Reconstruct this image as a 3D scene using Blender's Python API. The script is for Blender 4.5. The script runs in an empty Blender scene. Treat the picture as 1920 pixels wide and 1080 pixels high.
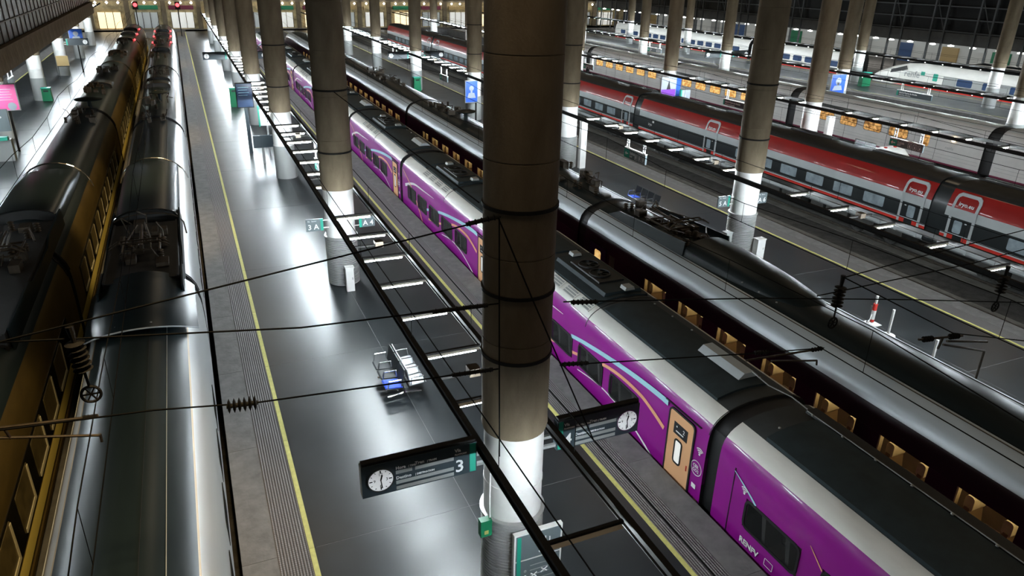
import bpy, math, random
from mathutils import Vector, Matrix
random.seed(7)
S = bpy.context.scene
COL = S.collection
# ---------------------------------------------------------------- camera
F, CX, CY, H = 1362.0, 960.0, 540.0, 11.4
def _d(px, py):
    return Vector((px - CX, py - CY, F)).normalized()
_dn = _d(887, 3650); _y = _d(315, -72); _y = (_y - _dn * _y.dot(_dn)).normalized(); _up = -_dn; _x = _y.cross(_up)
right = Vector((_x[0], _y[0], _up[0])); down = Vector((_x[1], _y[1], _up[1])); fwd = Vector((_x[2], _y[2], _up[2]))
cd = bpy.data.cameras.new('camera'); cam = bpy.data.objects.new('camera', cd); COL.objects.link(cam)
cd.sensor_width = 36; cd.lens = F / 1920 * 36; cd.clip_end = 600
M = Matrix((right, -down, -fwd)).transposed().to_4x4(); M.translation = (0, 0, H); cam.matrix_world = M
S.camera = cam
# ---------------------------------------------------------------- world, lights, exposure
W = bpy.data.worlds.new('world'); S.world = W; W.use_nodes = True
W.node_tree.nodes['Background'].inputs[0].default_value = (0.75, 0.85, 1, 1)
W.node_tree.nodes['Background'].inputs[1].default_value = 0.02
S.view_settings.view_transform = 'Standard'; S.view_settings.look = 'None'
S.view_settings.gamma = 1; S.view_settings.use_curve_mapping = False
S.view_settings.exposure = -0.22
S.cycles.use_denoising = True
TUBE_E = 385.0
def lamp(name, kind, loc, energy, color, size=1.0, aim=None, spot=60, size_y=None):
    l = bpy.data.lights.new(name, kind); o = bpy.data.objects.new(name, l); COL.objects.link(o)
    o.location = loc; l.energy = energy; l.color = color
    if kind == 'AREA':
        l.size = size
        if size_y: l.shape = 'RECTANGLE'; l.size_y = size_y
    else: l.shadow_soft_size = size
    if kind == 'SPOT': l.spot_size = math.radians(spot); l.spot_blend = 0.6
    if aim is not None:
        o.rotation_euler = (Vector(aim) - Vector(loc)).to_track_quat('-Z', 'Y').to_euler()
    return o
# unseen warm spots added under the roof to light the gold-lit train's side
for k in range(7):
    y = 8 + k * 22
    lamp('side_fill_spot', 'SPOT', (1.2, y, 16.0), 6500, (1.0, 0.72, 0.36), 0.4, (-4.6, y + 5, 0.4), 46)
for i in range(0, 5):
    for k in range(7):
        lamp('column_fill', 'AREA', (3 + 16.85 * i, -14 + 22 * k, 16.5), 190, (1.0, 0.80, 0.55), 2.5)  # unseen warm area lights added to brighten the concrete columns
# bright concourse lamps at the far end of the hall
for x in (-10, -2, 6, 18, 32, 46, 60):
    lamp('concourse_lamp', 'POINT', (x, 158, 7.5), 5200, (1.0, 0.86, 0.62), 0.5)

# ---------------------------------------------------------------- materials
MATS = {}
def mat(name, col, rough=0.5, metal=0.0, noise=0.0, nscale=3.0, emit=None, estr=0.0, bump=0.0, bscale=30.0, alpha=1.0, stretch=None, coat=0.0, rnoise=0.0, col2=None, spec=None, ndetail=8, crough=0.12):
    m = bpy.data.materials.new(name); m.use_nodes = True; nt = m.node_tree
    b = nt.nodes['Principled BSDF']
    b.inputs['Base Color'].default_value = (*col, 1); b.inputs['Roughness'].default_value = rough
    b.inputs['Metallic'].default_value = metal
    if spec is not None: b.inputs['Specular IOR Level'].default_value = spec
    if coat: b.inputs['Coat Weight'].default_value = coat; b.inputs['Coat Roughness'].default_value = crough
    if noise or bump or rnoise:
        tc = nt.nodes.new('ShaderNodeTexCoord'); mp = nt.nodes.new('ShaderNodeMapping')
        nt.links.new(tc.outputs['Object'], mp.inputs[0])
        if stretch: mp.inputs['Scale'].default_value = stretch
        n = nt.nodes.new('ShaderNodeTexNoise'); n.inputs['Scale'].default_value = nscale; n.inputs['Detail'].default_value = ndetail
        n.inputs['Roughness'].default_value = 0.62
        nt.links.new(mp.outputs[0], n.inputs['Vector'])
        if noise:
            cr = nt.nodes.new('ShaderNodeValToRGB')
            c2 = col2 if col2 else tuple(min(1, c * (1 + noise)) for c in col)
            c1 = col if col2 else tuple(c * (1 - noise) for c in col)
            cr.color_ramp.elements[0].color = (*c1, 1); cr.color_ramp.elements[1].color = (*c2, 1)
            cr.color_ramp.elements[0].position = 0.32; cr.color_ramp.elements[1].position = 0.68
            nt.links.new(n.outputs['Fac'], cr.inputs[0]); nt.links.new(cr.outputs[0], b.inputs['Base Color'])
        if rnoise:
            mr = nt.nodes.new('ShaderNodeMapRange'); mr.inputs[3].default_value = rough - rnoise; mr.inputs[4].default_value = rough + rnoise
            mr.inputs[1].default_value = 0.3; mr.inputs[2].default_value = 0.7
            nt.links.new(n.outputs['Fac'], mr.inputs[0]); nt.links.new(mr.outputs[0], b.inputs['Roughness'])
        if bump:
            n2 = nt.nodes.new('ShaderNodeTexNoise'); n2.inputs['Scale'].default_value = bscale; n2.inputs['Detail'].default_value = 4
            nt.links.new(tc.outputs['Object'], n2.inputs['Vector'])
            bp = nt.nodes.new('ShaderNodeBump'); bp.inputs['Strength'].default_value = bump; bp.inputs['Distance'].default_value = 0.02
            nt.links.new(n2.outputs['Fac'], bp.inputs['Height']); nt.links.new(bp.outputs[0], b.inputs['Normal'])
    if emit:
        b.inputs['Emission Color'].default_value = (*emit, 1); b.inputs['Emission Strength'].default_value = estr
    if alpha < 1: b.inputs['Alpha'].default_value = alpha
    MATS[name] = m
    return m
def tactile_mat():
    m = mat('tactile', (0.2, 0.19, 0.18), 0.75); nt = m.node_tree; b = nt.nodes['Principled BSDF']
    tc = nt.nodes.new('ShaderNodeTexCoord')
    def wave(direction, scale):
        w = nt.nodes.new('ShaderNodeTexWave'); w.bands_direction = direction; w.inputs['Scale'].default_value = scale
        nt.links.new(tc.outputs['Object'], w.inputs['Vector']); return w
    a = wave('X', 5.2); c = wave('Y', 5.2)
    mx = nt.nodes.new('ShaderNodeMath'); mx.operation = 'MULTIPLY'
    nt.links.new(a.outputs['Fac'], mx.inputs[0]); nt.links.new(c.outputs['Fac'], mx.inputs[1])
    ad = nt.nodes.new('ShaderNodeMath'); ad.operation = 'ADD'; nt.links.new(mx.outputs[0], ad.inputs[0]); nt.links.new(a.outputs['Fac'], ad.inputs[1])
    cr = nt.nodes.new('ShaderNodeValToRGB'); cr.color_ramp.elements[0].color = (0.045, 0.042, 0.041, 1); cr.color_ramp.elements[1].color = (0.21, 0.195, 0.19, 1)
    nt.links.new(ad.outputs[0], cr.inputs[0]); nt.links.new(cr.outputs[0], b.inputs['Base Color'])
    bp = nt.nodes.new('ShaderNodeBump'); bp.inputs['Distance'].default_value = 0.012; bp.inputs['Strength'].default_value = 0.8
    nt.links.new(ad.outputs[0], bp.inputs['Height']); nt.links.new(bp.outputs[0], b.inputs['Normal'])
tactile_mat()
mat('floor', (0.011, 0.014, 0.016), 0.325, noise=0.4, nscale=0.5, col2=(0.021, 0.025, 0.028), rnoise=0.03, spec=0.5, ndetail=2.5)
mat('coping', (0.16, 0.155, 0.15), 0.8, noise=0.25, nscale=2.2, bump=0.3, bscale=9)
mat('grout', (0.13, 0.13, 0.13), 0.8)
mat('yellow_paint', (0.56, 0.53, 0.17), 0.6, noise=0.14, nscale=6)
mat('bed', (0.045, 0.042, 0.038), 0.9, noise=0.5, nscale=2.5, bump=0.8, bscale=12)
mat('bed_concrete', (0.15, 0.145, 0.13), 0.85, noise=0.3, nscale=1.2)
mat('steel_rail', (0.16, 0.14, 0.12), 0.35, 0.8, noise=0.3, nscale=6)
mat('concrete', (0.125, 0.095, 0.058), 0.85, noise=0.3, nscale=1.6, bump=0.25, bscale=22, stretch=(1, 1, 0.35), col2=(0.21, 0.164, 0.106))
mat('fascia', (0.26, 0.21, 0.145), 0.85, noise=0.3, nscale=1.6, bump=0.2)
mat('concrete_dark', (0.10, 0.08, 0.055), 0.85, noise=0.3, nscale=1.3, bump=0.2)
mat('white_paint', (0.78, 0.77, 0.74), 0.5, noise=0.07, nscale=2)
mat('ribs', (0.46, 0.46, 0.45), 0.4, 0.4)
mat('black_steel', (0.010, 0.009, 0.008), 0.7, noise=0.3, nscale=8, spec=0.25)
mat('brown_steel', (0.06, 0.045, 0.03), 0.45, 0.5, noise=0.3, nscale=8)
mat('housing', (0.55, 0.50, 0.42), 0.4, 0.4)
mat('wire', (0.008, 0.008, 0.008), 0.9, spec=0.1)
mat('tube', (0.9, 0.9, 0.9), 0.4, emit=(0.83, 0.94, 1.0), estr=TUBE_E)
mat('lampglow', (0.9, 0.9, 0.9), 0.4, emit=(1, 0.98, 0.92), estr=22)
mat('warmglow', (0.9, 0.8, 0.6), 0.4, emit=(1, 0.8, 0.5), estr=8)
mat('warmglow_dim', (0.9, 0.8, 0.6), 0.4, emit=(1, 0.78, 0.45), estr=1.3)
mat('redglow', (0.9, 0.1, 0.1), 0.4, emit=(1, 0.05, 0.06), estr=6)
mat('purple', (0.29, 0.008, 0.26), 0.4, noise=0.06, nscale=0.8, coat=0.4, crough=0.05, spec=0.3)
mat('train_white', (0.80, 0.78, 0.73), 0.4, noise=0.1, nscale=1.2, stretch=(1, 0.3, 1))
mat('roof_dark', (0.022, 0.027, 0.029), 0.6, noise=0.3, nscale=1.5, col2=(0.038, 0.044, 0.046))
mat('roof_black', (0.012, 0.012, 0.012), 0.6, noise=0.3, nscale=3)
mat('roof_panel', (0.024, 0.036, 0.041), 0.6, spec=0.25, noise=0.2, nscale=2)
mat('rubber', (0.012, 0.012, 0.013), 0.55)
mat('glass', (0.03, 0.033, 0.032), 0.08, spec=0.7, noise=0.6, nscale=2.5)
mat('saloon', (0.20, 0.20, 0.19), 0.7)
mat('saloon_light', (0.8, 0.8, 0.8), 0.4, emit=(1, 0.95, 0.85), estr=1.6)
mat('tinted', (0.02, 0.022, 0.022), 0.06, alpha=0.35)
mat('peach', (0.80, 0.43, 0.22), 0.45)
mat('lit_pane', (0.7, 0.7, 0.66), 0.3, emit=(1, 0.98, 0.9), estr=0.5)
mat('st_blue', (0.42, 0.70, 0.82), 0.4); mat('st_orange', (0.86, 0.42, 0.24), 0.4); mat('st_white', (0.85, 0.82, 0.84), 0.4)
mat('txt', (0.85, 0.85, 0.85), 0.5)
mat('dk_side', (0.02, 0.012, 0.016), 0.35, noise=0.2, nscale=1)
mat('dk_purple', (0.035, 0.018, 0.075), 0.3)
mat('dk_silver', (0.55, 0.60, 0.63), 0.36, 0.15, noise=0.08, nscale=1.5, stretch=(1, 0.2, 1))
mat('dk_roof', (0.014, 0.020, 0.021), 0.40, 0.0, spec=0.16, noise=0.25, nscale=1.2, stretch=(1, 0.2, 1))
mat('interior', (0.10, 0.06, 0.03), 0.7, noise=0.2, nscale=3)
mat('seat_brown', (0.30, 0.19, 0.08), 0.7)
mat('seat_cream', (0.80, 0.64, 0.36), 0.7, noise=0.1, nscale=5)
mat('cabin_light', (0.9, 0.8, 0.6), 0.4, emit=(1.0, 0.80, 0.48), estr=14.0)
mat('red', (0.34, 0.010, 0.008), 0.4, noise=0.06, nscale=1, coat=0.3, crough=0.02, spec=0.2)
mat('red_stripe', (0.62, 0.03, 0.02), 0.4)
mat('ry_grey', (0.50, 0.53, 0.54), 0.4, noise=0.05, nscale=1)
mat('ry_dark', (0.016, 0.02, 0.022), 0.3)
mat('ry_pane', (0.22, 0.27, 0.30), 0.12, noise=0.4, nscale=1.6, emit=(0.5, 0.62, 0.7), estr=0.09)
mat('ivory', (0.56, 0.54, 0.52), 0.45, noise=0.07, nscale=1)
mat('maroon', (0.16, 0.02, 0.05), 0.5)
mat('under', (0.05, 0.048, 0.044), 0.8, noise=0.3, nscale=3)
def lit_window(name, c1, c2, s):
    m = mat(name, c1, 0.3); nt = m.node_tree; b = nt.nodes['Principled BSDF']
    tc = nt.nodes.new('ShaderNodeTexCoord'); n = nt.nodes.new('ShaderNodeTexNoise'); n.inputs['Scale'].default_value = 3.4; n.inputs['Detail'].default_value = 4
    nt.links.new(tc.outputs['Object'], n.inputs['Vector'])
    cr = nt.nodes.new('ShaderNodeValToRGB'); cr.color_ramp.elements[0].color = (*c1, 1); cr.color_ramp.elements[1].color = (*c2, 1)
    cr.color_ramp.elements[0].position = 0.38; cr.color_ramp.elements[1].position = 0.62
    nt.links.new(n.outputs['Fac'], cr.inputs[0]); nt.links.new(cr.outputs[0], b.inputs['Emission Color']); b.inputs['Emission Strength'].default_value = s
lit_window('amber', (0.16, 0.06, 0.01), (1.0, 0.58, 0.2), 0.85)
lit_window('gold', (0.45, 0.2, 0.03), (1.0, 0.68, 0.28), 1.1)
mat('sv_white', (0.40, 0.42, 0.425), 0.35, 0.1, noise=0.06, nscale=1, stretch=(1, 0.15, 1))
mat('sv_roof', (0.013, 0.022, 0.026), 0.32, 0.0, spec=0.25, noise=0.25, nscale=1.1, stretch=(1, 0.12, 1))
mat('sv_trim', (0.35, 0.26, 0.15), 0.4, 0.5)
mat('yw_lit_side', (0.12, 0.085, 0.026), 0.4, 0.25, noise=0.3, nscale=1.3, stretch=(1, 0.4, 1))  # ochre body colour stands in for warm light falling on the side
mat('yw_stripe', (0.82, 0.66, 0.16), 0.5)
mat('yw_band', (0.012, 0.011, 0.008), 0.25)
mat('yw_pane', (0.14, 0.11, 0.045), 0.35, noise=0.4, nscale=3)
mat('yw_skirt', (0.22, 0.15, 0.03), 0.6)
mat('cream', (0.72, 0.66, 0.42), 0.5)
mat('sign_dark', (0.035, 0.05, 0.06), 0.35)
mat('sign_grey', (0.14, 0.17, 0.18), 0.4)
mat('green', (0.02, 0.36, 0.25), 0.45)
mat('bin_green', (0.012, 0.19, 0.085), 0.4)
mat('bar_grey', (0.34, 0.35, 0.34), 0.5)
mat('clock_face', (0.85, 0.86, 0.86), 0.4, emit=(0.95, 0.98, 1), estr=0.35)
mat('ink', (0.01, 0.01, 0.012), 0.6)
mat('chrome', (0.75, 0.76, 0.77), 0.2, 1.0)
mat('seat_black', (0.03, 0.033, 0.036), 0.4, 0.3)
mat('seat_grey', (0.55, 0.57, 0.58), 0.35, 0.6)
mat('seat_blue', (0.02, 0.07, 0.5), 0.4)
mat('pink', (0.7, 0.10, 0.30), 0.4, emit=(0.9, 0.14, 0.42), estr=0.35)
mat('poster_blue', (0.02, 0.09, 0.45), 0.4, emit=(0.02, 0.10, 0.45), estr=0.3)
mat('poster_pale', (0.32, 0.36, 0.42), 0.4, emit=(0.6, 0.7, 0.8), estr=0.12)
mat('poster_purple', (0.2, 0.05, 0.4), 0.4, emit=(0.32, 0.06, 0.55), estr=0.2)
mat('skin_tone', (0.5, 0.42, 0.38), 0.5, emit=(0.5, 0.45, 0.42), estr=0.2)
mat('screen', (0.02, 0.04, 0.09), 0.2, emit=(0.05, 0.1, 0.22), estr=0.25)
mat('tan', (0.5, 0.36, 0.16), 0.5)
mat('facade_glass', (0.006, 0.007, 0.008), 0.35, spec=0.2)
mat('facade_steel', (0.10, 0.11, 0.115), 0.5, 0.3)
mat('facade_conc', (0.12, 0.125, 0.125), 0.8, noise=0.2, nscale=0.8)
mat('hall_white', (0.7, 0.72, 0.7), 0.6)
mat('lattice', (0.10, 0.08, 0.06), 0.6)
mat('end_wall', (0.5, 0.40, 0.22), 0.8, noise=0.5, nscale=0.7)
mat('clear', (0.03, 0.03, 0.03), 0.05, alpha=0.18)
mat('shield_glass', (0.5, 0.55, 0.58), 0.1, alpha=0.35)
mat('red_white', (0.6, 0.04, 0.03), 0.5)
mat('ceiling_mat', (0.03, 0.027, 0.024), 0.9)

# ---------------------------------------------------------------- mesh helpers
ORG = {}
class MB:
    def __init__(s): s.v = []; s.f = []; s.m = []
    def quad(s, pts, m=0):
        n = len(s.v); s.v += [tuple(p) for p in pts]; s.f.append(tuple(range(n, n + len(pts)))); s.m.append(m)
    def box(s, x0, x1, y0, y1, z0, z1, m=0):
        n = len(s.v)
        s.v += [(x, y, z) for z in (z0, z1) for y in (y0, y1) for x in (x0, x1)]
        for f in ((0, 2, 3, 1), (4, 5, 7, 6), (0, 1, 5, 4), (2, 6, 7, 3), (0, 4, 6, 2), (1, 3, 7, 5)):
            s.f.append(tuple(n + i for i in f)); s.m.append(m)
        return s
    def prism(s, pts, off, m=0, mside=None):
        pts = [Vector(p) for p in pts]; off = Vector(off); k = len(pts); n = len(s.v)
        s.v += [tuple(p) for p in pts] + [tuple(p + off) for p in pts]
        s.f.append(tuple(range(n, n + k))); s.m.append(m)
        s.f.append(tuple(range(n + 2 * k - 1, n + k - 1, -1))); s.m.append(m)
        for i in range(k):
            j = (i + 1) % k; s.f.append((n + i, n + k + i, n + k + j, n + j)); s.m.append(m if mside is None else mside)
        return s
    def tube(s, p0, p1, r, n=6, m=0, r1=None):
        p0 = Vector(p0); p1 = Vector(p1); d = (p1 - p0)
        if d.length < 1e-6: return s
        d.normalize(); a = d.orthogonal().normalized(); b = d.cross(a); r1 = r if r1 is None else r1; k = len(s.v)
        for p, q in ((p0, r), (p1, r1)):
            for i in range(n):
                t = 2 * math.pi * i / n; s.v.append(tuple(p + (a * math.cos(t) + b * math.sin(t)) * q))
        for i in range(n):
            j = (i + 1) % n; s.f.append((k + i, k + j, k + n + j, k + n + i)); s.m.append(m)
        s.f.append(tuple(range(k + n - 1, k - 1, -1))); s.m.append(m); s.f.append(tuple(range(k + n, k + 2 * n))); s.m.append(m)
        return s
    def path(s, pts, r, n=6, m=0):
        for a, b in zip(pts, pts[1:]): s.tube(a, b, r, n, m)
        return s
    def lathe(s, prof, c=(0, 0, 0), n=32, m=0, axis='z', cap=True):
        k = len(s.v); c = Vector(c)
        for r, z in prof:
            for i in range(n):
                t = 2 * math.pi * i / n; a, b = r * math.cos(t), r * math.sin(t)
                p = {'z': (a, b, z), 'y': (a, z, b), 'x': (z, a, b)}[axis]
                s.v.append(tuple(c + Vector(p)))
        for q in range(len(prof) - 1):
            for i in range(n):
                j = (i + 1) % n; s.f.append((k + q * n + i, k + q * n + j, k + (q + 1) * n + j, k + (q + 1) * n + i)); s.m.append(m)
        if cap:
            s.f.append(tuple(range(k + n - 1, k - 1, -1))); s.m.append(m)
            e = k + (len(prof) - 1) * n; s.f.append(tuple(range(e, e + n))); s.m.append(m)
        return s
    def mesh(s, name, mats, smooth=True, org=(0, 0, 0)):
        me = bpy.data.meshes.new(name); o = Vector(org)
        me.from_pydata([tuple(Vector(p) - o) for p in s.v], [], s.f)
        for x in (mats if isinstance(mats, (list, tuple)) else [mats]): me.materials.append(MATS[x])
        me.polygons.foreach_set('material_index', s.m)
        if smooth:
            me.polygons.foreach_set('use_smooth', [True] * len(s.f)); me.set_sharp_from_angle(angle=0.6)
        me.update(); return me
    def build(s, name, mats, parent=None, smooth=True, org=None):
        po = ORG.get(parent.name, Vector()) if parent else Vector()
        if org is None: org = po
        me = s.mesh(name, mats, smooth, org)
        return link(name, me, parent, Vector(org))
def link(name, me, parent=None, loc=(0, 0, 0)):
    o = bpy.data.objects.new(name, me); COL.objects.link(o); loc = Vector(loc)
    po = ORG.get(parent.name, Vector()) if parent else Vector()
    o.parent = parent; o.location = loc - po; ORG[o.name] = loc
    return o
def tag(o, label=None, cat=None, group=None, kind=None):
    if label: o['label'] = label
    if cat: o['category'] = cat
    if group: o['group'] = group
    if kind: o['kind'] = kind
    return o
def thing(name, label, cat, loc, group=None, kind=None):
    o = bpy.data.objects.new(name, None); COL.objects.link(o); o.location = loc; ORG[o.name] = Vector(loc)
    return tag(o, label, cat, group, kind)
def B(name, m, parent, *boxes, **k):
    b = MB()
    for x in boxes: b.box(*x)
    return b.build(name, m, parent, smooth=False, **k)
def rrect(u0, u1, v0, v1, r, n=4):
    out = []
    for cx, cy, a0 in ((u1 - r, v1 - r, 0), (u0 + r, v1 - r, 90), (u0 + r, v0 + r, 180), (u1 - r, v0 + r, 270)):
        for i in range(n + 1):
            a = math.radians(a0 + 90 * i / n); out.append((cx + r * math.cos(a), cy + r * math.sin(a)))
    return out
def rr_x(name, m, parent, y0, y1, z0, z1, r, x, t, **k):        # rounded plate in a plane X = x, thickness t along x
    b = MB(); b.prism([(x, y, z) for y, z in rrect(y0, y1, z0, z1, r)], (t, 0, 0)); return b.build(name, m, parent, smooth=False, **k)
def ring_x(name, m, parent, y0, y1, z0, z1, r, w, x, t, **k):   # rounded frame
    a = rrect(y0, y1, z0, z1, r); c = rrect(y0 + w, y1 - w, z0 + w, z1 - w, max(0.01, r - w)); b = MB(); n = len(a)
    for i in range(n):
        j = (i + 1) % n
        b.quad([(x, *a[i]), (x, *a[j]), (x, *c[j]), (x, *c[i])])
        b.quad([(x, *a[i]), (x + t, *a[i]), (x + t, *a[j]), (x, *a[j])])
        b.quad([(x, *c[j]), (x + t, *c[j]), (x + t, *c[i]), (x, *c[i])])
    return b.build(name, m, parent, smooth=False, **k)
_DG = None
def text(name, body, parent, origin, rv, uv, size, m='txt', align='LEFT', depth=0.004, bold=0.0):
    cu = bpy.data.curves.new(name, 'FONT'); cu.body = body; cu.size = size; cu.align_x = align; cu.extrude = depth; cu.offset = bold
    cu.resolution_u = 2
    tmp = bpy.data.objects.new('tmp_text', cu)
    me = bpy.data.meshes.new_from_object(tmp)
    bpy.data.objects.remove(tmp)
    rv = Vector(rv).normalized(); uv = Vector(uv).normalized(); nv = rv.cross(uv)
    me.transform(Matrix((rv, uv, nv)).transposed().to_4x4())
    me.materials.clear(); me.materials.append(MATS[m]); me.name = name
    return link(name, me, parent, origin)
RX = ((0, -1, 0), (0, 0, 1))      # text facing -X
RY = ((1, 0, 0), (0, 0, 1))       # text facing -Y
STRIPE_SKIP = []
def stripe_x(name, m, parent, x, pts, w, t=0.006):              # ribbon on a side plane, pts of (y, z)
    # smooth the polyline (Catmull-Rom) and give it width
    P = []
    if len(pts) > 2:
        q = [pts[0]] + pts + [pts[-1]]
        for i in range(1, len(q) - 2):
            for s in range(14):
                u = s / 14; a, b, c, d = q[i - 1], q[i], q[i + 1], q[i + 2]
                P.append(tuple(0.5 * (2 * b[k] + (c[k] - a[k]) * u + (2 * a[k] - 5 * b[k] + 4 * c[k] - d[k]) * u * u + (3 * b[k] - a[k] - 3 * c[k] + d[k]) * u ** 3) for k in (0, 1)))
        P.append(pts[-1])
    else: P = pts
    b = MB(); n = len(P); L = []; R_ = []
    for i in range(n):
        a = P[max(0, i - 1)]; c = P[min(n - 1, i + 1)]; dy, dz = c[0] - a[0], c[1] - a[1]; l = math.hypot(dy, dz) or 1
        f = i / (n - 1); ww = (w[0] + (w[1] - w[0]) * f) / 2
        L.append((P[i][0] - dz / l * ww, P[i][1] + dy / l * ww)); R_.append((P[i][0] + dz / l * ww, P[i][1] - dy / l * ww))
    for i in range(n - 1):
        yc, zc = (P[i][0] + P[i + 1][0]) / 2, (P[i][1] + P[i + 1][1]) / 2
        if any(a < yc < e and 0.42 < zc < 1.16 for a, e in STRIPE_SKIP):
            if b.f: b.build(name, m, parent, smooth=False)
            b = MB(); continue
        b.quad([(x, *L[i]), (x, *L[i + 1]), (x, *R_[i + 1]), (x, *R_[i])])
    if b.f: b.build(name, m, parent, smooth=False)
def copy_tree(o, dy, parent=None, root=True):
    c = o.copy(); COL.objects.link(c); c.parent = parent
    if root: c.location = Vector(o.location) + Vector((0, dy, 0))
    for ch in o.children: copy_tree(ch, 0, c, False)
    return c

# ---------------------------------------------------------------- layout
PITCH = 16.85; CPY = 16.6
def PX(i): return 4.63 + PITCH * i
EDGE = {-1: (-17.2, -7.4), 0: (-0.36, 9.62), 1: (16.7, 26.3), 2: (34.0, 43.3), 3: (50.5, 60.2), 4: (66.6, 77.2)}
YEND = 150.0; Y0 = -4.0; ZB = -0.95
PNAME = {-1: 'left of the golden train', 0: 'beside the purple train', 1: 'beside the black train', 2: 'behind the red train', 3: 'behind the amber-windowed train', 4: 'before the pointed-nose train'}
# ---------------------------------------------------------------- floor, platforms, tracks
tag(B('floor', 'bed', None, (-40, 130, -8, 175, -1.3, ZB - 0.15)), 'dark track bed floor under all the rails', 'floor', kind='structure')
slab_cache = {}
def platform(i):
    x0, x1 = EDGE[i]
    p = thing('platform', 'dark polished concrete platform ' + PNAME[i], 'platform', ((x0 + x1) / 2, 0, 0), kind='structure')
    B('platform_base', 'coping', p, (x0 + 0.06, x1 - 0.06, Y0, YEND, -1.1, -0.012))
    B('platform_grout', 'grout', p, (x0 + 1.5, x1 - 1.5, Y0, YEND, -0.012, -0.003))
    lx, rx = x0 + 1.47, x1 - 1.47; mid = (lx + rx) / 2; ln = 8.3
    for s, (a, b) in ((0, (lx, mid - 0.008)), (1, (mid + 0.008, rx))):
        me = MB().box(a, b, 0, ln - 0.016, -0.2, 0).mesh('paving_slab', 'floor', False, (a, 0, 0))
        y = Y0
        while y < YEND - 1:
            link('paving_slab', me, p, (a, y, 0)); y += ln
    for sgn, e in ((1, x0), (-1, x1)):
        q = lambda u, v: (min(e + sgn * u, e + sgn * v), max(e + sgn * u, e + sgn * v))
        a, b = q(0, 0.70); me = MB().box(a, b, 0, 4.14, -0.25, 0.0).mesh('coping_stone', 'coping', False, (a, 0, 0))
        y = Y0
        while y < YEND - 1:
            link('coping_stone', me, p, (a, y, 0)); y += 4.15
        a, b = q(0.71, 1.34); B('tactile_strip', 'tactile', p, (a, b, Y0, YEND, -0.1, 0.003))
        a, b = q(1.355, 1.465); me = MB().box(a, b, 0, 4.142, -0.1, 0.004).mesh('yellow_line', 'yellow_paint', False, (a, 0, 0))
        y = Y0
        while y < YEND - 1:
            link('yellow_line', me, p, (a, y, 0)); y += 4.15
for i in EDGE: platform(i)
TRACKS = []
for i in range(-1, 4):
    a, b = EDGE[i][1], EDGE[i + 1][0]; TRACKS += [a + 0.13 + 1.45, b - 0.13 - 1.45]
tl = ['under the golden train', 'under the silver train', 'under the purple train', 'under the black train', 'empty, beside the platform with white bollards', 'under the red train', 'empty, in front of the white train with amber windows', 'under the white train with amber windows', 'far empty, next to the last platform but one', 'far empty, in front of the last platform']
for k, x in enumerate(TRACKS + [78.75]):
    t = thing('railway_track', 'pair of steel rails on concrete ' + (tl[k] if k < len(tl) else 'under the white pointed-nose train'), 'track', (x, 0, ZB - 0.15), kind='structure')
    for s in (-0.7175, 0.7175):
        b = MB(); b.prism([(x + s - 0.07, Y0, ZB - 0.13), (x + s + 0.07, Y0, ZB - 0.13), (x + s + 0.07, Y0, ZB - 0.10), (x + s + 0.01, Y0, ZB - 0.08), (x + s + 0.01, Y0, ZB - 0.03), (x + s + 0.036, Y0, ZB), (x + s - 0.036, Y0, ZB), (x + s - 0.01, Y0, ZB - 0.03), (x + s - 0.01, Y0, ZB - 0.08), (x + s - 0.07, Y0, ZB - 0.10)], (0, YEND - Y0, 0))
        b.build('rail', 'steel_rail', t, smooth=False)
    B('track_slab', 'bed_concrete', t, (x - 1.35, x + 1.35, Y0, YEND, ZB - 0.2, ZB - 0.13))
    if k in (4, 6):
        me = MB().box(-0.16, 0.16, 0, 0.2, 0, 0.06).mesh('rail_fastener', 'steel_rail', False)
        for n in range(60):
            for s in (-0.7175, 0.7175): link('rail_fastener', me, t, (x + s, 10 + n * 0.9, ZB - 0.13))

# ---------------------------------------------------------------- columns
def col_meshes():
    sh = MB(); prof = [(0.50, 3.78), (0.585, 3.80), (0.61, 3.9), (0.60, 4.1)]
    z = 4.1
    while z < 16.4:
        z2 = z + 1.55; prof += [(0.60, z2 - 0.012), (0.588, z2 - 0.008), (0.588, z2 + 0.008), (0.60, z2 + 0.012)]; z = z2
    prof += [(0.60, 17.0)]; sh.lathe(prof, n=36)
    co = MB().lathe([(0.555, 1.88), (0.555, 2.6), (0.565, 2.61), (0.565, 2.68), (0.555, 2.69), (0.555, 3.80)], n=36)
    pr = [(0.56, 0.0)]; z = 0.0
    for k in range(27):
        z = 0.02 + k * 0.07; pr += [(0.575, z), (0.605, z + 0.012), (0.605, z + 0.045), (0.575, z + 0.058)]
    pr += [(0.575, 1.91), (0.63, 1.92), (0.63, 1.96), (0.55, 1.965)]
    rb = MB().lathe(pr, n=36)
    for q, f in enumerate(rb.f):
        vs = [rb.v[t] for t in f[:4]]; rr = [math.hypot(v[0], v[1]) for v in vs]
        if len(f) == 4 and max(rr) < 0.58: rb.m[q] = 1
    pl = MB().lathe([(0.585, 0.0), (0.585, 1.9), (0.56, 1.905)], n=32)
    bd = MB().lathe([(0.6, -0.03), (0.625, -0.03), (0.625, 0.03), (0.6, 0.03)], n=36, cap=False)
    return sh.mesh('column_shaft', 'concrete'), co.mesh('white_collar', 'white_paint'), rb.mesh('ribbed_base', ['ribs', 'rubber']), pl.mesh('grey_base', 'bar_grey'), bd.mesh('clamp_band', 'black_steel')
SH, CO, RB, PLB, BD = col_meshes()
ORD = ['nearest', 'second', 'third', 'fourth', 'fifth', 'sixth', 'seventh', 'eighth', 'ninth']
def col_y(i, k):
    return (10.0 if i == -1 else 10.2 - 3.0 * i) + CPY * k
KR = {-1: (3, 8), 0: (0, 8), 1: (1, 8), 2: (2, 8), 3: (2, 8), 4: (3, 8)}
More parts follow.
